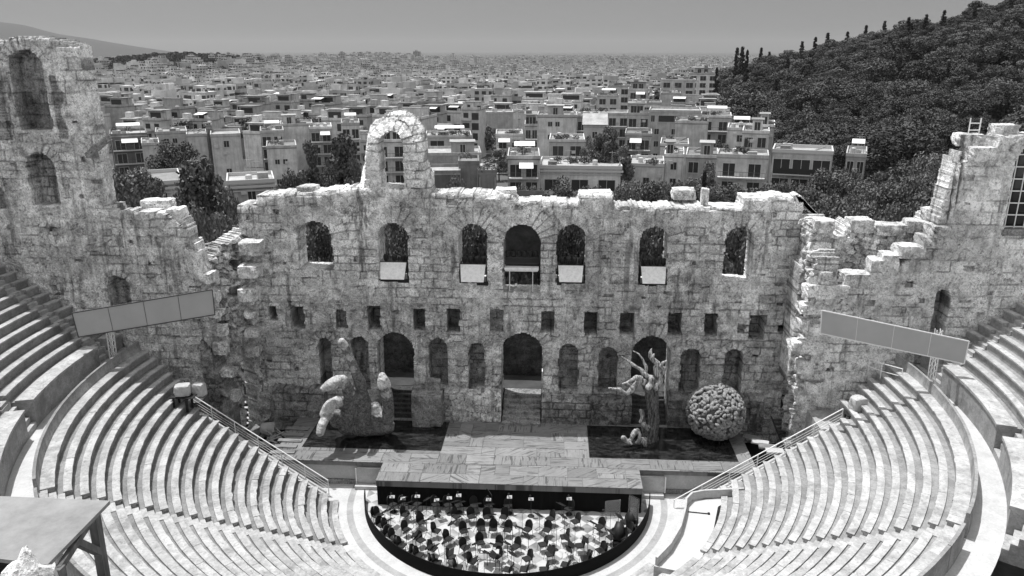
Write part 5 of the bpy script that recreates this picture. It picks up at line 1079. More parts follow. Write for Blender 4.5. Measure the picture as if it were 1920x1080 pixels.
RN = ['close row through the stage wall windows','row above the right half of the wall','lower row right of the wall','upper row at the hill foot','close row behind the left wing']; cnt = {}
for u, v, d, wpx, g_ in row:
    p = on_d(u, v, d); zg = float(terrain(p[0], p[1])); h = p[2]-zg; wid = wpx/FPX*d; cnt[g_] = cnt.get(g_, 0)+1
    tree('leafy_tree', p[0], p[1], zg, h, wid/(h*.9), 'round', rnd.randrange(6), 8000, .015, 'leaf', '%s tree from the left in the %s' % (ORD[cnt[g_]-1], RN[g_]), 'evergreen trees beyond the stage wall')
# the wooded hill: the nearest trees one by one, the rest as one wood
HT = []
rs = np.random.RandomState(3)
for d in np.arange(185, 620, 8.6):
    for az in np.arange(8.2, 34, 8.6/d*57.3):
        dd = d+rs.uniform(-2.6,2.6); aa_ = az+rs.uniform(-.5,.5)*6.0/d*57.3; x = CAM[0]+dd*math.sin(R(aa_)); y = CAM[1]+dd*math.cos(R(aa_))
        lim = np.interp(dd, [185,230,300,400,560,620], [16.6,15.2,12.2,10.8,10.2,10.2])
        if aa_ < lim+rs.uniform(-.4,.4): continue
        HT.append((dd, x, y, float(terrain(x, y)), rs.uniform(4.5,9)+6*rs.rand()**2.5, rs.uniform(1.0,1.5), rs.rand()))
HT.sort(); nind = 0; WP = []; WS = []
for i, (dd, x, y, z, h, wd, q) in enumerate(HT):
    if not vis((x,y,z+h*.8), 30) and rs.rand() < .5: continue
    if nind < 190 and vis((x,y,z+h), -20):
        tree('pine_tree', x, y, z-.3, h, wd, 'round', rnd.randrange(6), 5200, .0175, 'leaf_pine', 'rounded pine in the front of the wooded hillside on the right', 'pines at the front of the wooded hillside'); nind += 1
    else: WP.append((x,y,z-.4)); WS.append((h*wd,h*wd,h))
def scatter(name, pts, scl, tmpl, label, kind):
    """one mass of foliage: crowns set on points by geometry nodes"""
    me = bpy.data.meshes.new(name); me.from_pydata(pts, [], []); a = me.attributes.new('sc', 'FLOAT_VECTOR', 'POINT'); a.data.foreach_set('vector', np.array(scl, np.float32).ravel())
    o = link(name, me); ng = bpy.data.node_groups.new(name, 'GeometryNodeTree'); ng.interface.new_socket('Geometry', in_out='INPUT', socket_type='NodeSocketGeometry'); ng.interface.new_socket('Geometry', in_out='OUTPUT', socket_type='NodeSocketGeometry')
    N = ng.nodes.new; L = ng.links.new; gi = N('NodeGroupInput'); go = N('NodeGroupOutput'); ip = N('GeometryNodeInstanceOnPoints'); gt = N('GeometryNodeGeometryToInstance')
    for t_ in tmpl: oi = N('GeometryNodeObjectInfo'); oi.inputs['Object'].default_value = t_; L(oi.outputs['Geometry'], gt.inputs[0])
    na = N('GeometryNodeInputNamedAttribute'); na.data_type = 'FLOAT_VECTOR'; na.inputs[0].default_value = 'sc'; rv = N('FunctionNodeRandomValue'); rv.data_type = 'FLOAT_VECTOR'; rv.inputs[1].default_value = (0,0,6.28); rv.inputs[0].default_value = (0,0,0)
    ri = N('FunctionNodeRandomValue'); ri.data_type = 'INT'; ri.inputs[4].default_value = 0; ri.inputs[5].default_value = len(tmpl)-1
    L(gi.outputs[0], ip.inputs['Points']); L(gt.outputs[0], ip.inputs['Instance']); ip.inputs['Pick Instance'].default_value = True; L(ri.outputs[2], ip.inputs['Instance Index']); L(rv.outputs[0], ip.inputs['Rotation']); L(na.outputs[0], ip.inputs['Scale']); L(ip.outputs[0], go.inputs[0])
    md = o.modifiers.new('scatter', 'NODES'); md.node_group = ng; return tag(o, label, kind, kind='stuff')
def template(seed, n, size, nc, mt):
    V, F = leaves(np.random.RandomState(seed), *crown_pts(np.random.RandomState(seed+20), 'round', nc), n, size, 1); o = np_mesh('crown_form', V, F, None, [mt]); C.objects.unlink(o); return o
M['wood_mass'] = mat('hill_wood_foliage', leaf_fn(.025, .11), rough=.75, spec=.2)
scatter('hill_wood', WP, WS, [template(40+k, 3600, .019, 24, M['wood_mass']) for k in range(6)], 'dense pine wood covering the hill on the right', 'wood')
CY = [(1383,92,385,11),(1393,90,390,13),(1402,96,395,10),(1428,92,430,9),(1458,150,300,16),(1443,100,420,8),(1478,112,400,8),(1553,64,440,9),(1557,150,330,8),(1590,62,450,8),(1625,50,455,9),(1345,128,360,9),(1660,42,460,8),(1705,36,460,9),(1738,30,462,8),(1772,22,465,9),(1505,80,430,8),(1530,72,440,8),(1830,14,465,9),(1690,110,380,9),(1780,120,370,9)]
for k, (u, v, d, wpx) in enumerate(sorted(CY)):
    hh = 24 if u < 1410 else 14.5
    for d_ in np.arange(200, 520, 4.):                # where on the slope does a tree of this height end at this sight line?
        p = on_d(u, v-4, d_)
        if p[2] <= float(terrain(p[0], p[1]))+hh and (d_ > 370 or v > 100): break
    zg = float(terrain(p[0], p[1])); h = max(hh, p[2]-zg)
    tree('cypress_tree', p[0], p[1], zg-.5, h+.5, max(wpx,10)/FPX*d_/(h*.19), 'cypress', k % 3, 4500, .011, 'leaf_dark', '%s of the dark cypresses on the wooded hill, counted from the left' % (ORD+['twenty-first'])[k], 'cypresses on the wooded hill')

# ================================================================== the city
def wall_fn(lo, hi):
    def f(t):
        n = t.noise(t.pos(), .5, 6, .7); n2 = t.noise(t.scale(t.pos(),(2.2,2.2,.22)), .8, 5, .65)
        t.grey(t.math('MULTIPLY', t.mix(t.rnd(), lo, hi), t.math('MULTIPLY', t.mr(n, .38, .62, .78, 1.08), t.mr(n2, .44, .64, 1.03, .80))))
    return f
M['render'] = mat('city_plaster', wall_fn(.34, .72), rough=.9); M['render_dark'] = mat('dark_city_plaster', wall_fn(.14, .24), rough=.9); M['window'] = mat('dark_window', col=.035, rough=.25, spec=.5)
M['roof'] = mat('flat_roof', lambda t: t.grey(t.math('MULTIPLY', t.mr(t.noise(t.pos(), .5, 5, .7), .3, .7, .6, 1.25), t.mix(t.rnd(), .16, .38))), rough=.9); M['awning'] = mat('white_awning', col=.62, rough=.7); M['trim'] = mat('pale_trim', col=.5, rough=.8)
M['tank'] = mat('roof_tank', col=.5, rough=.5)
WMESH = {}
def window(e, x, y, z, w_, h, kind='window'):
    key = (round(w_,1), round(h,1))
    if key not in WMESH:
        a, b = key; m = MB(); f = .09
        m.box((-a/2,-.05,0),(a/2,-.012,h),1); m.box((-a/2-f,-.1,-f),(a/2+f,0,0)); m.box((-a/2-f,-.1,b),(a/2+f,0,b+f)); m.box((-a/2-f,-.1,0),(-a/2,0,b)); m.box((a/2,-.1,0),(a/2+f,0,b)); m.box((-.03,-.08,0),(.03,-.052,b))
        o = m.build('window', [M['trim'], M['window']], e); WMESH[key] = o.data
    else: o = bpy.data.objects.new(kind, WMESH[key]); C.objects.link(o); o.parent = e
    o.name = kind; o.location = (x,y,z); return o
def roof_bits(e, W, D, H, rb, n=5):
    for k in range(n):
        x, y = rb.uniform(-W*.4,W*.4), rb.uniform(1,D*.8); q = rb.random(); m = MB()
        if q < .35: m.lathe([(.5,0),(.5,.9),(.1,1.0)], 10, 0, Matrix.Translation((x,y,H+.02))); m.build('water_tank', M['tank'], e)
        elif q < .6: m.box((x-.8,y-.5,H+.01),(x+.8,y+.5,H+.9)); m.build('roof_unit', M['roof'], e)
        elif q < .8: m.tube([(x,y,H),(x,y,H+3)], .04, 4); m.bar((x-.6,y,H+2.7),(x+.6,y,H+2.7), .05); m.build('antenna', M['trim'], e)
        else: m.bar((x-.9,y,H+.3),(x+.9,y+.2,H+1.1), 1.0, .06); m.build('solar_panel', M['window'], e)
def plants(e, x0, x1, y, z, rb, n=None):
    n = n or max(3, int((x1-x0)/.8)); cen = np.array([(rb.uniform(x0,x1), y+rb.uniform(-.3,.3), z+rb.uniform(.3,.9)) for _ in range(n)]); V, F = leaves(np.random.RandomState(rb.randrange(999)), cen, np.full(n,.75), n*55, .14); np_mesh('planting', V, F, e, [M['leaf']])
def house(u0, u1, vt, d, style, label, yaw=0, D=12, nm='apartment_block', dark=False, zg=None):
    """a house whose facade spans u0..u1 at horizontal distance d, its roof edge seen at vt"""
    a = on_d(u0, vt, d); b = on_d(u1, vt, d); c = (a+b)/2; W = math.hypot(b[0]-a[0], b[1]-a[1]); base = math.atan2(b[1]-a[1], b[0]-a[0]); zt = c[2]; g_ = float(terrain(c[0], c[1]))-.5; H = max(3.2, zt-g_)
    e = empty(nm, (c[0],c[1],zt-H), base+R(yaw), label, 'building', 'apartment houses behind the theatre'); rb = random.Random(int(u0*3+vt)); wm = M['render_dark'] if dark else M['render']
    m = MB(); m.box((-W/2,0,-1),(W/2,D,H)); m.build('wall', wm, e)
    if 'dome' not in style:
        m = MB(); o = .25 if 'cornice' in style else .06
        m.box((-W/2-o,-o,H+.001),(W/2+o,D,H+.22)); r_ = m.build('roof', M['roof'], e)
        m = MB(); p = .55
        m.box((-W/2-o,-o,H+.22),(W/2+o,-o+.2,H+.22+p)); m.box((-W/2-o,-o+.2,H+.22),(-W/2-o+.2,D,H+.22+p)); m.box((W/2+o-.2,-o+.2,H+.22),(W/2+o,D,H+.22+p)); m.box((-W/2-o+.2,D-.2,H+.22),(W/2+o-.2,D,H+.22+p)); m.build('parapet', M['trim'] if 'cornice' in style or 'trim' in style else wm, e)
    if 'cornice' in style: m = MB(); m.box((-W/2-.45,-.45,H-.45),(W/2+.45,-.001,H-.1)); m.box((-W/2-.2,-.2,H-1.0),(W/2+.2,-.0005,H-.8)); m.build('cornice', M['trim'], e)
    nf = max(1, int(H/3.15)); fh = H/nf if nf < 3 else 3.15
    for f in range(min(nf, 5)):
        z = H-fh*(f+1)
        if z < -1: break
        if 'blank' in style: continue
        if 'two' in style:
            if f < 2: [window(e, -W*.18+k*1.8, 0, z+1.1, 1.0, 1.1) for k in range(2)]
            continue
        if 'ribbon' in style and f == 0: window(e, 0, 0, z+.9, round(W*.62,1), 1.6); window(e, -W*.42, 0, z+.9, .9, 1.6); continue
        if 'balcony' in style or 'glazed' in style:
            w_ = W*.92; m = MB(); m.box((-w_/2,-1.3,z-.12),(w_/2,-.001,z+.08)); sl_ = m.build('balcony', M['trim'], e)
            m = MB()
            if 'glazed' in style: m.box((-w_/2,-1.3,z+.09),(w_/2,-1.24,z+1.0))
            else:
                m.bar((-w_/2,-1.25,z+1.02),(w_/2,-1.25,z+1.02), .06); n_ = int(w_/.5); [m.box((-w_/2+w_*k/n_-.015,-1.27,z+.085),(-w_/2+w_*k/n_+.015,-1.24,z+1.0)) for k in range(n_+1)]
            m.build('railing', M['window'] if 'glazed' in style else M['dark_grey'], sl_)
            n_ = max(2, int(W/3.0))
            for k in range(n_): window(e, -W/2+W*(k+.5)/n_, 0, z+.12, round(min(2.0, W/n_*.72),1) if 'glazed' not in style else round(W/n_*.86,1), 2.2, 'balcony_door')
            if 'awn' in style and f == 0:
                k = rb.uniform(-.2,.2)*W; m = MB(); quad_box([(k-W*.22,-2.1,z+1.9),(k+W*.22,-2.1,z+1.9),(k+W*.22,-.05,z+2.75),(k-W*.22,-.05,z+2.75)], .05, m); m.build('awning', M['awning'], e)
        elif 'big' in style: n_ = max(2, int(W/4)); [window(e, -W/2+W*(k+.5)/n_, 0, z+.5, round(W/n_*.6,1), 2.0) for k in range(n_)]
        else: n_ = max(1, int(W/3.4)); [window(e, -W/2+W*(k+.5)/n_, 0, z+.9, 1.1, 1.4) for k in range(n_) if rb.random() < .85]
    if ('balcony' in style or 'big' in style or 'ribbon' in style) and 'pergola' not in style and 'glazed' not in style and 'cornice' not in style and rb.random() < .4:
        a0, a1, yb = -W*rb.uniform(.3,.44), W*rb.uniform(.2,.44), rb.uniform(1.8,2.8); m = MB(); m.box((a0,yb,H+.23),(a1,D-.5,H+3.0)); tf = m.build('top_floor', wm, e); m = MB(); m.box((a0-.5,yb-1.1,H+3.001),(a1+.5,D-.3,H+3.2)); m.build('top_roof', M['roof'], tf)
        for k in range(2): window(tf, a0+(a1-a0)*(.3+.4*k), yb, H+.4, 1.6, 2.0, 'terrace_door')
        roof_bits(e, (a1-a0)*.8, D, H+3.2, rb, 3)
    if 'hut' in style:
        x = rb.uniform(-.25,.2)*W; m = MB(); m.box((x-W*.2,2.2,H+.23),(x+W*.2,6.5,H+2.7)); h = m.build('roof_hut', wm, e); m = MB(); m.box((x-W*.2-.3,1.8,H+2.701),(x+W*.2+.3,6.8,H+2.85)); m.build('hut_roof', M['roof'], h); window(h, x, 2.2, H+.35, 1.1, 1.9, 'door')
    if 'pergola' in style:
        m = MB(); quad_box([(-W*.3,.6,H+2.4),(W*.35,.6,H+2.4),(W*.35,4.2,H+2.8),(-W*.3,4.2,H+2.8)], .07, m); m.build('awning', M['awning'], e); m = MB(); [m.box((x-.05,.7,H+.2),(x+.05,.8,H+2.45)) for x in (-W*.28,0,W*.33)]; m.build('awning_posts', M['trim'], e)
    if 'garden' in style: plants(e, -W*.46, W*.46, .7, H+.4, rb)
    if 'pitched' in style: m = MB(); m.add([(-W/2-.3,-.4,H+.8),(W/2+.3,-.4,H+.8),(W/2+.3,D,H+.8),(-W/2-.3,D,H+.8),(-W/2-.3,D/2,H+2.9),(W/2+.3,D/2,H+2.9)], [(0,1,5,4),(2,3,4,5),(1,2,5),(3,0,4)]); m.build('pitched_roof', M['roof'], e)
    if 'plain' not in style: roof_bits(e, W, D, H+.22, rb, 4 if W < 10 else 8)
    if rb.random() < .45 and 'garden' not in style: plants(e, -W*.4, W*.1, D*.5, H+.4, rb)
    if 'blank' not in style:
        for k in range(rb.randint(1,3)): x, z = rb.uniform(-W*.45,W*.45), H-rb.uniform(1,min(H-.5,7)); m = MB(); m.box((x-.42,-.36,z),(x+.42,-.002,z+.6)); m.build('air_conditioner', M['tank'], e)
    for k in range(2): x = -W/2+.25+(W-.5)*k; m = MB(); m.tube([(x,-.07,0),(x,-.07,H-.5)], .05, 5); m.build('drainpipe', M['tank'], e)
    return e
HS = [(206,276,256,205,'balcony awn pergola','balconied house with a striped pergola roof right of the left tower'),(266,299,274,190,'blank','low blank pale house left of the broad round tree'),(292,351,252,202,'two','pale house end with two small windows above the broad round tree'),
      (350,388,257,196,'blank','bright blank party wall right of the two window house end'),(386,397,241,197,'blank','narrow tall tower between two blank walls, darkened for its shadow side'),(395,451,257,188,'plain','broad grey house with a column of windows at its left edge'),(268,338,349,118,'cornice plain','low house with a bare parapet among the trees behind the left wing'),
      (428,512,346,120,'cornice','corner mansion with a heavy cornice and a framed dark window behind the left return'),(500,556,279,190,'two','small white house with two square windows and an upper terrace'),(488,532,250,205,'balcony pergola','terrace house with a striped awning above the small white house'),
      (526,586,237,216,'blank hut','large blank grey wall left of the slim upright tree'),(580,622,243,212,'balcony awn','house with curved white balcony left of the full leafy tree'),(640,674,236,196,'balcony pergola','tall narrow house with tilted awning left of the standing arch'),(700,764,268,172,'balcony','balconied house framed by the standing arch'),
      (798,884,259,202,'big garden pergola','house with a long roof garden right of the standing arch'),(792,902,293,166,'hut plain','low sprawling roofs below the roof garden house'),(797,863,328,132,'blank plain','long dark blank wall right of the foot of the standing arch'),(860,898,310,134,'blank plain','taller dark block in the middle of the blank wall'),(897,931,327,133,'blank garden','dark blank wall end beside the narrow street'),
      (930,980,256,202,'balcony awn garden','corner house with planted roof terrace right of the narrow street'),(906,962,214,262,'blank','wide blank block at the far end of the narrow street'),(984,1009,238,206,'balcony','slim balconied house left of the two window block'),(1008,1082,221,192,'two hut','plain grey block with two small square windows one above the other'),(1080,1124,222,204,'balcony','balconied wing on the right of the two window block'),
      (1094,1137,240,182,'pitched','pale house with a pitched roof left of the tall airy tree'),(1030,1096,268,162,'garden big','low terrace house with a row of potted plants'),(952,1012,300,138,'balcony awn pergola','modern corner house with slanted awnings at the right of the street'),(1012,1164,318,142,'cornice big','long neoclassical house with pale cornice and wide windows'),
      (1180,1245,314,150,'trim garden','white edged terrace house right of the long cornice house'),(1172,1222,256,186,'balcony awn','house with tall balcony doors right of the tall airy tree'),(1217,1314,212,204,'ribbon plain','wide block with a ribbon window under its flat roof'),(1266,1328,233,184,'blank garden','large blank bright wall below the awning house'),
      (1313,1371,222,205,'balcony pergola','house with a double white awning below the hill trees'),(1238,1291,276,168,'trim blank','parapeted white terrace left of the little roof hut'),(1286,1346,298,150,'big hut','house with a little roof hut left of the loggia house'),(1246,1282,296,152,'hut','small terrace house with a cabin behind the trees'),
      (1344,1441,298,139,'balcony','loggia house with deep dark balconies left of the dark glazed block'),(1448,1562,290,134,'glazed trim','modern dark glazed block with long white balcony bands'),(1392,1442,252,166,'hut big','cluttered roofs behind the loggia house'),(1364,1412,246,176,'pergola','house with a big sloping white awning at the foot of the hill'),(1412,1452,240,176,'hut','stone house with chimney hut at the foot of the hill'),
      (1586,1624,296,148,'big pergola','low white canopied pavilion among the trees on the right'),(1240,1304,152,330,'big garden','tall corner house with a wild roof garden at the hill foot'),(1240,1276,178,310,'blank','bare concrete wall block below the roof garden corner house'),(1178,1216,170,300,'balcony awn','house with a hanging white awning panel left of the concrete wall block'),
      (1140,1182,164,318,'big','flat roofed house with one big dark opening on the slope'),(1292,1346,140,380,'big','last apartment house under the cypresses'),(1076,1180,216,232,'balcony plain','long low block with a continuous balcony behind the tall airy tree'),(1176,1219,217,216,'balcony','house with paired shutters left of the ribbon window block'),
      (1120,1160,182,290,'pergola big','house with a wide dark veranda on the slope'),(1185,1240,196,250,'balcony','grey house stepping up the slope below the concrete wall block')]
for h in HS: house(*h[:5], h[5], dark=('dark' in h[5] and 'blank' in h[4]) or 'tower' in h[5], D=8 if 'dark' in h[5] else 12)  # thin tower gets dark plaster to stand for its shadow side
# the middle distance: one mesh per house
def mid_house(x, y, zg, W, D, H, yaw, k, rb):
    m = MB(); m.box((-W/2,0,-2),(W/2,D,H), 0); m.box((-W/2-.15,-.15,H+.001),(W/2+.15,D+.15,H+.3), 1)
    p = .7; m.box((-W/2,-.1,H+.3),(W/2,.1,H+p+.3),0); m.box((-W/2,.1,H+.3),(-W/2+.2,D,H+p+.3),0); m.box((W/2-.2,.1,H+.3),(W/2,D,H+p+.3),0)
    nf = int(H/3.1); bal = rb.random(); blank = rb.random() < .22
    for f in range(nf):
        z = H-3.1*(f+1)
        if blank: continue
        n = max(2, int(W/3.2))
        for j in range(n):
            if rb.random() < .88: x0 = -W/2+W*(j+.5)/n; w_ = rb.choice([.6,.8,1.1]); m.box((x0-w_,-.06,z+.3),(x0+w_,.1,z+2.4), 2)
        if bal < .6: b0, b1 = (-W*.46, W*.46) if bal < .3 else (-W*.45, W*.05); m.box((b0,-1.3,z),(b1,-.061,z+.15), 1); m.box((b0,-1.3,z+.15),(b1,-1.22,z+.95), 0)
    if rb.random() < .5:                              # set-back top floor behind a terrace
        a0, a1, yb = -W*rb.uniform(.28,.46), W*rb.uniform(.25,.46), rb.uniform(1.4,2.6); m.box((a0,yb,H+.301),(a1,D-.3,H+3.1),0); m.box((a0-.4,yb-1.0,H+3.1),(a1+.4,D-.1,H+3.3),1); m.box((a0+.4,yb-.05,H+.6),(a1-.4,yb+.02,H+2.6),2)
        if rb.random() < .5: m.box((a0+.6,yb+1,H+3.301),(a0+2.6,yb+3,H+5.2),0)
    for j in range(rb.randint(1,3)):
        x0, y0 = rb.uniform(-W*.3,W*.3), rb.uniform(2,D*.6); a, b, h = rb.uniform(1.2,3), rb.uniform(1.5,3), rb.uniform(1.8,3.2); m.box((x0-a,y0,H+.301),(x0+a,y0+b,H+.3+h), 0); m.box((x0-a-.2,y0-.2,H+.3+h),(x0+a+.2,y0+b+.2,H+.45+h), 1)
    for j in range(rb.randint(2,6)): x0, y0 = rb.uniform(-W*.45,W*.45), rb.uniform(.5,D*.9); m.box((x0-.5,y0-.4,H+.302),(x0+.5,y0+.4,H+.3+rb.uniform(.7,1.6)), rb.choice([3,3,2,1]))
    aw = rb.random() < .2
    if aw: x0 = rb.uniform(-W*.2,W*.2); quad_box([(x0-W*.25,-1.6,H+2.2),(x0+W*.25,-1.6,H+2.2),(x0+W*.25,1.6,H+2.7),(x0-W*.25,1.6,H+2.7)], .06, m, 3); m.box((x0-W*.24,1.3,H+.3),(x0+W*.24,1.5,H+2.5), 2)
    o = m.build('apartment_block', [M['render'], M['roof'], M['window'], M['awning']]); o.location = (x,y,zg); o.rotation_euler.z = yaw
    return blank, bal, aw, nf
taken = [(on_d((h[0]+h[1])/2, h[2], h[3]+6), (h[1]-h[0])/FPX*h[3]/2+5) for h in HS]
sa, sb_ = on_z(962,372,-4), on_z(884,232,-9)
def in_street(x, y):
    t = ((x-sa[0])*(sb_[0]-sa[0])+(y-sa[1])*(sb_[1]-sa[1]))/((sb_[0]-sa[0])**2+(sb_[1]-sa[1])**2); return -.3 < t < 1.3 and math.hypot(x-sa[0]-t*(sb_[0]-sa[0]), y-sa[1]-t*(sb_[1]-sa[1])) < 5.5
rs = np.random.RandomState(9); rb = random.Random(9); th = R(-8); cand = []; side = []
for i in range(-80, 80):
    for j in range(0, 110):
        gx_ = i*10.+(2.5 if j % 2 else 0)+rs.uniform(-2,2); gy_ = 130+j*11.+rs.uniform(-2,2)
        if i % 6 == 0: continue
        x = gx_*math.cos(th)-gy_*math.sin(th); y = gx_*math.sin(th)+gy_*math.cos(th); dx, dy = x-CAM[0], y-CAM[1]; d = math.hypot(dx,dy); az = math.degrees(math.atan2(dx,dy))
        if d < 215 or d > 900 or abs(az+3.3) > 47: continue
        if az > np.interp(d, [200,300,400,560,900], [13.5,11.2,9.6,9.4,10.5]): continue
        if d < 200+8*max(0,-az-20): continue
        if any(math.hypot(x-p[0], y-p[1]) < r_+7 for p, r_ in taken) or in_street(x, y): continue
        if abs(az+3.3) > 36: side.append((x, y)); continue
        cand.append((d, x, y, az))
cand.sort(); MIDN = 240; WL_ = {}
for k, (d, x, y, az) in enumerate(cand[:MIDN]):
    W, D, H = rb.uniform(5.5,9.5), rb.uniform(6,8.5), rb.choice([6.2,9.3,9.3,12.4,12.4,15.5]); z = float(terrain(x,y)); v_lim = np.interp(d, [200,300,450,700], [225,185,158,135]); zr = on_d(960, v_lim, d)[2]; H = min(H, max(6.2, zr-z))
    bl, ba, aw, nf = mid_house(x, y, z, W, D, H, th+rb.choice([0,0,.05,-.05]), k, rb); o = bpy.context.scene.objects[-1] if 0 else [q for q in (C.objects[-1],)][0]
    u, v = uv_of((x,y,z+H)); reg = 'beside the left tower' if u < 480 else 'left of the arch' if u < 680 else 'right of the arch' if u < 900 else 'mid city' if u < 1100 else 'below the hill'
    lb = '%s storey %s block%s,%s roofs %s' % (['one','two','three','four','five','six'][min(max(nf,1),6)-1], 'blank sided' if bl else 'long balconied' if ba < .3 else 'balconied' if ba < .6 else 'plain windowed', ' with white awning' if aw else '', ' nearer' if d < 420 else ' farther', reg); tag(o, lb, 'building', 'apartment blocks across the city')
# the rest of the city to the horizon: one mass
def boxes(X, Y, Z0, W, D, H, yaw, tone, lid):
    n = len(X); c, s = np.cos(yaw), np.sin(yaw); V = np.zeros((n,8,3)); A = np.ones((n,8,3))
    for k, (a, b, t) in enumerate(((-1,-1,0),(1,-1,0),(1,1,0),(-1,1,0),(-1,-1,1),(1,-1,1),(1,1,1),(-1,1,1))):
        lx, ly = a*W/2, b*D/2; V[:,k,0] = X+lx*c-ly*s; V[:,k,1] = Y+lx*s+ly*c; V[:,k,2] = Z0+H*t
    A[:,:,0] = tone[:,None]; A[:,:,1] = lid[:,None]
    F = np.array([(4,5,6,7),(0,1,5,4),(1,2,6,5),(2,3,7,6),(3,0,4,7)])[None]+np.arange(n)[:,None,None]*8
    return V.reshape(-1,3), F.reshape(-1,4), A.reshape(-1,3)
P = [(x,y) for d,x,y,az in cand[MIDN:]]+side
for lo, hi, st in ((880,2600,16.),(2600,5200,32.),(5200,11000,60.)):
    gxx, gyy = np.meshgrid(np.arange(-hi*.72, hi*.55, st), np.arange(lo*.75, hi, st)); gxx = gxx+rs.uniform(-st*.2,st*.2,gxx.shape); gyy = gyy+rs.uniform(-st*.2,st*.2,gyy.shape)
    x = gxx*math.cos(th)-gyy*math.sin(th); y = gxx*math.sin(th)+gyy*math.cos(th); dx, dy = x-CAM[0], y-CAM[1]; d = np.hypot(dx,dy); az = np.degrees(np.arctan2(dx,dy))
    m_ = (d > lo) & (d < hi) & (np.abs(az+3.3) < 46) & (az < np.where(d < 1200, 10.5, 60)) & (rs.rand(*x.shape) < .9)
    wd = np.exp(-((az+27)/7.)**2)*np.exp(-((d-1500)/330.)**2); m_ &= ~(rs.rand(*x.shape) < wd*1.5); P += list(zip(x[m_], y[m_]))
P = np.array(P); d = np.hypot(P[:,0]-CAM[0], P[:,1]-CAM[1]); n = len(P); Zg = terrain(P[:,0], P[:,1]); sc = np.interp(d, [800,2600,5200,11000], [1,1.25,1.9,2.8])
W = rs.uniform(7,14,n)*sc; D = rs.uniform(7,11,n)*sc; H = rs.choice([9.3,12.4,15.5,18.6,21.7],n,p=[.28,.32,.24,.12,.04])*np.where((rs.rand(n) < .02) & (d > 1500), 1.6, 1); yaw = th+rs.choice([0,.04,-.06,.2],n); tone = rs.rand(n); lid = rs.rand(n)
V1, F1, A1 = boxes(P[:,0], P[:,1], Zg-3, W, D, H+3, yaw, tone, lid)
k2 = 5; idx2 = np.repeat(np.arange(n), k2); x2 = P[idx2,0]+rs.uniform(-.35,.35,len(idx2))*W[idx2]; y2 = P[idx2,1]+rs.uniform(-.35,.35,len(idx2))*D[idx2]; big = rs.rand(len(idx2)) < .4
V2, F2, A2 = boxes(x2, y2, Zg[idx2]+H[idx2]-.1, np.where(big,4.5,1.6)*sc[idx2], np.where(big,4,1.4)*sc[idx2], np.where(big,2.9,1.3)*np.sqrt(sc[idx2]), yaw[idx2], rs.rand(len(idx2)), rs.rand(len(idx2)))
def city_fn(t):
    p = t.pos(); a = t.attr(); g_ = t.node('ShaderNodeNewGeometry'); nz = t.xyz(g_.outputs['Normal'])[2]; x = t.xyz(p); top = t.math('GREATER_THAN', nz, .5)
    fl = t.math('PINGPONG', t.math('MULTIPLY', x[2], 1/3.1), .5); hz = t.math('PINGPONG', t.math('MULTIPLY', t.math('ADD', x[0], x[1]), 1/3.3), .5)
    wn = t.math('MULTIPLY', t.math('LESS_THAN', fl, .27), t.math('LESS_THAN', hz, .3)); wn = t.math('MULTIPLY', wn, t.math('GREATER_THAN', a[1], .62)); bd = t.math('MULTIPLY', t.math('LESS_THAN', fl, .2), t.math('MULTIPLY', t.math('GREATER_THAN', a[1], .38), t.math('LESS_THAN', a[1], .62))); wn = t.math('MAXIMUM', wn, t.math('MULTIPLY', bd, t.mr(t.noise(p, .35, 2), .42, .5, .25, 1)))
    wall = t.mix(wn, t.mix(a[0], .33, .68), .06); roof = t.mix(t.math('GREATER_THAN', a[1], .86), t.mix(a[0], .10, .34), .72)
    t.grey(t.math('MULTIPLY', t.mix(top, wall, roof), t.mr(t.noise(p, .25, 3), .3, .7, .8, 1.15)))
M['far_city'] = mat('far_city', city_fn, rough=.9)
o = np_mesh('distant_city', np.concatenate([V1,V2]), np.concatenate([F1,F2+len(V1)]), None, [M['far_city']], None, np.concatenate([A1,A2])); tag(o, 'pale flat roofed city spreading to the horizon', 'city', kind='stuff')
# trees scattered through the city and on the low rises
SV = []; SF = []; nb = 0; tplf = [leaves(np.random.RandomState(80+k), *crown_pts(np.random.RandomState(90+k), 'round', 14), 130, .085) for k in range(4)]
for k in range(5200):
    if k < 1700: d_ = 1500+rs.normal()*260; az_ = -26+rs.normal()*6.2
    elif k < 2300: d_ = 2300+rs.normal()*350; az_ = -13+rs.normal()*5
    else: d_ = 430*(13**rs.rand()); az_ = rs.uniform(-48, np.interp(d_, [240,400,900,1200], [10,9,10,30]))
    if d_ < 235 or abs(az_+3.3) > 46: continue
    x, y = CAM[0]+d_*math.sin(R(az_)), CAM[1]+d_*math.cos(R(az_)); V, F = tplf[rs.randint(4)]; h = rs.uniform(6,12)*(1 if d_ < 2500 else 1.8); W = V*np.array((h*1.1,h*1.1,h))+np.array((x,y,float(terrain(x,y))+(1 if k < 2300 else 2))); SV.append(W); SF.append(F+nb); nb += len(V)
o = np_mesh('city_trees', np.concatenate(SV), np.concatenate(SF), None, [M['leaf_pine']]); tag(o, 'dark trees dotted through the city and on the low rise', 'trees', kind='stuff')
tk = 0; rj = random.Random(31)
while tk < 30:
    u = rj.uniform(215, 1210); d_ = rj.uniform(235, 430); x, y = on_d(u, 200, d_)[:2]
    if any(math.hypot(x-p[0], y-p[1]) < r_+3 for p, r_ in taken) or min(math.hypot(x-c[1], y-c[2]) for c in cand[:MIDN]) < 5.2: tk += .02; continue
    tk = int(tk)+1; tree('leafy_tree', x, y, float(terrain(x,y)), rj.uniform(8,13), 1.0, 'round', tk % 6, 2200, .03, 'leaf', 'leafy tree showing between the nearer city blocks', 'trees between the city blocks')
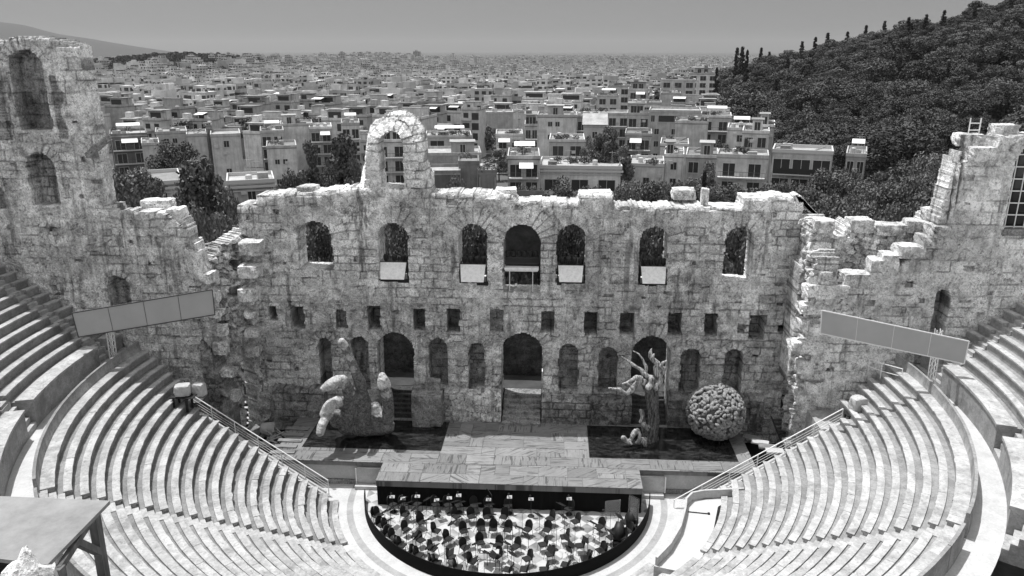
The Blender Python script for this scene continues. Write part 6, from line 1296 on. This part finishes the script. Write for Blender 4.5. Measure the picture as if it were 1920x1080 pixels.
# street trees, awnings and parked cars along the narrow street
for k in range(7):
    t = (k+.6)/7; x, y = sa[0]+t*(sb_[0]-sa[0])+(2.0 if k % 2 else -1.6), sa[1]+t*(sb_[1]-sa[1]); tree('street_tree', x, y, float(terrain(x,y)), rnd.uniform(6,8), 1., 'round', k % 6, 1500, .036, 'leaf', '%s tree up the narrow street from the stage wall' % ORD[k], 'trees along the narrow street')
sd_ = Vector((sb_[0]-sa[0], sb_[1]-sa[1], 0)).normalized(); sn_ = Vector((sd_.y,-sd_.x,0)); m = MB(); V = []
for k in range(9): p = Vector((sa[0],sa[1],0))+sd_*(k*14-20); V += [(p.x+sn_.x*4.5*s, p.y+sn_.y*4.5*s, float(terrain(p.x,p.y))+.15) for s in (-1,1)]
m.add(V, [(2*k,2*k+1,2*k+3,2*k+2) for k in range(8)]); tag(m.build('street', mat('asphalt', col=.09, rough=.9)), 'narrow asphalt street', 'road', kind='structure')
# the far mountain
nA, nD = 90, 14; V = []; 
for i in range(nA):
    u = -500+1100*i/(nA-1); crest = np.interp(u, [-500,-200,0,60,120,200,270,330,450,600], [60,38,40,48,64,78,88,98,112,125])+2.2*(fbm(np.array([u*.012]), np.array([3.]), 6)[0]-.5)*2
    for j in range(nD):
        t = j/(nD-1); dd = 13200-4200*(1-t); p = on_d(u, crest, 13200); g_ = -62; z = g_+(p[2]-g_)*(sstep(0,1,t)*.9+.1*t)*(1+.10*(vn(np.array([u*.03]),np.array([j*.9]),2)[0]-.5)*(1-t)*2); q = on_d(u, 100, dd); V.append((q[0],q[1],z))
ixm = np.arange(nA*nD).reshape(nA,nD); o = np_mesh('mountain', np.array(V), np.stack([ixm[:-1,:-1],ixm[1:,:-1],ixm[1:,1:],ixm[:-1,1:]],-1).reshape(-1,4), None, [mat('bare_mountain', col=.035, rough=1)], smooth=True); tag(o, 'bare mountain on the left horizon', 'mountain', kind='structure')
# sea beyond the plain
# ================================================================== summer haze: one closed box of even air
m = MB(); m.box((-40000,-120,-64), (40000,46000,560)); hm = bpy.data.materials.new('haze'); hm.use_nodes = True; n = hm.node_tree; n.nodes.clear()
vo = n.nodes.new('ShaderNodeVolumePrincipled'); vo.inputs['Color'].default_value = (.5,.5,.5,1); vo.inputs['Density'].default_value = HAZE; vo.inputs['Anisotropy'].default_value = .2
ou = n.nodes.new('ShaderNodeOutputMaterial'); n.links.new(vo.outputs[0], ou.inputs['Volume']); o = m.build('haze', hm); tag(o, 'thin summer haze over the city', 'haze', kind='stuff')
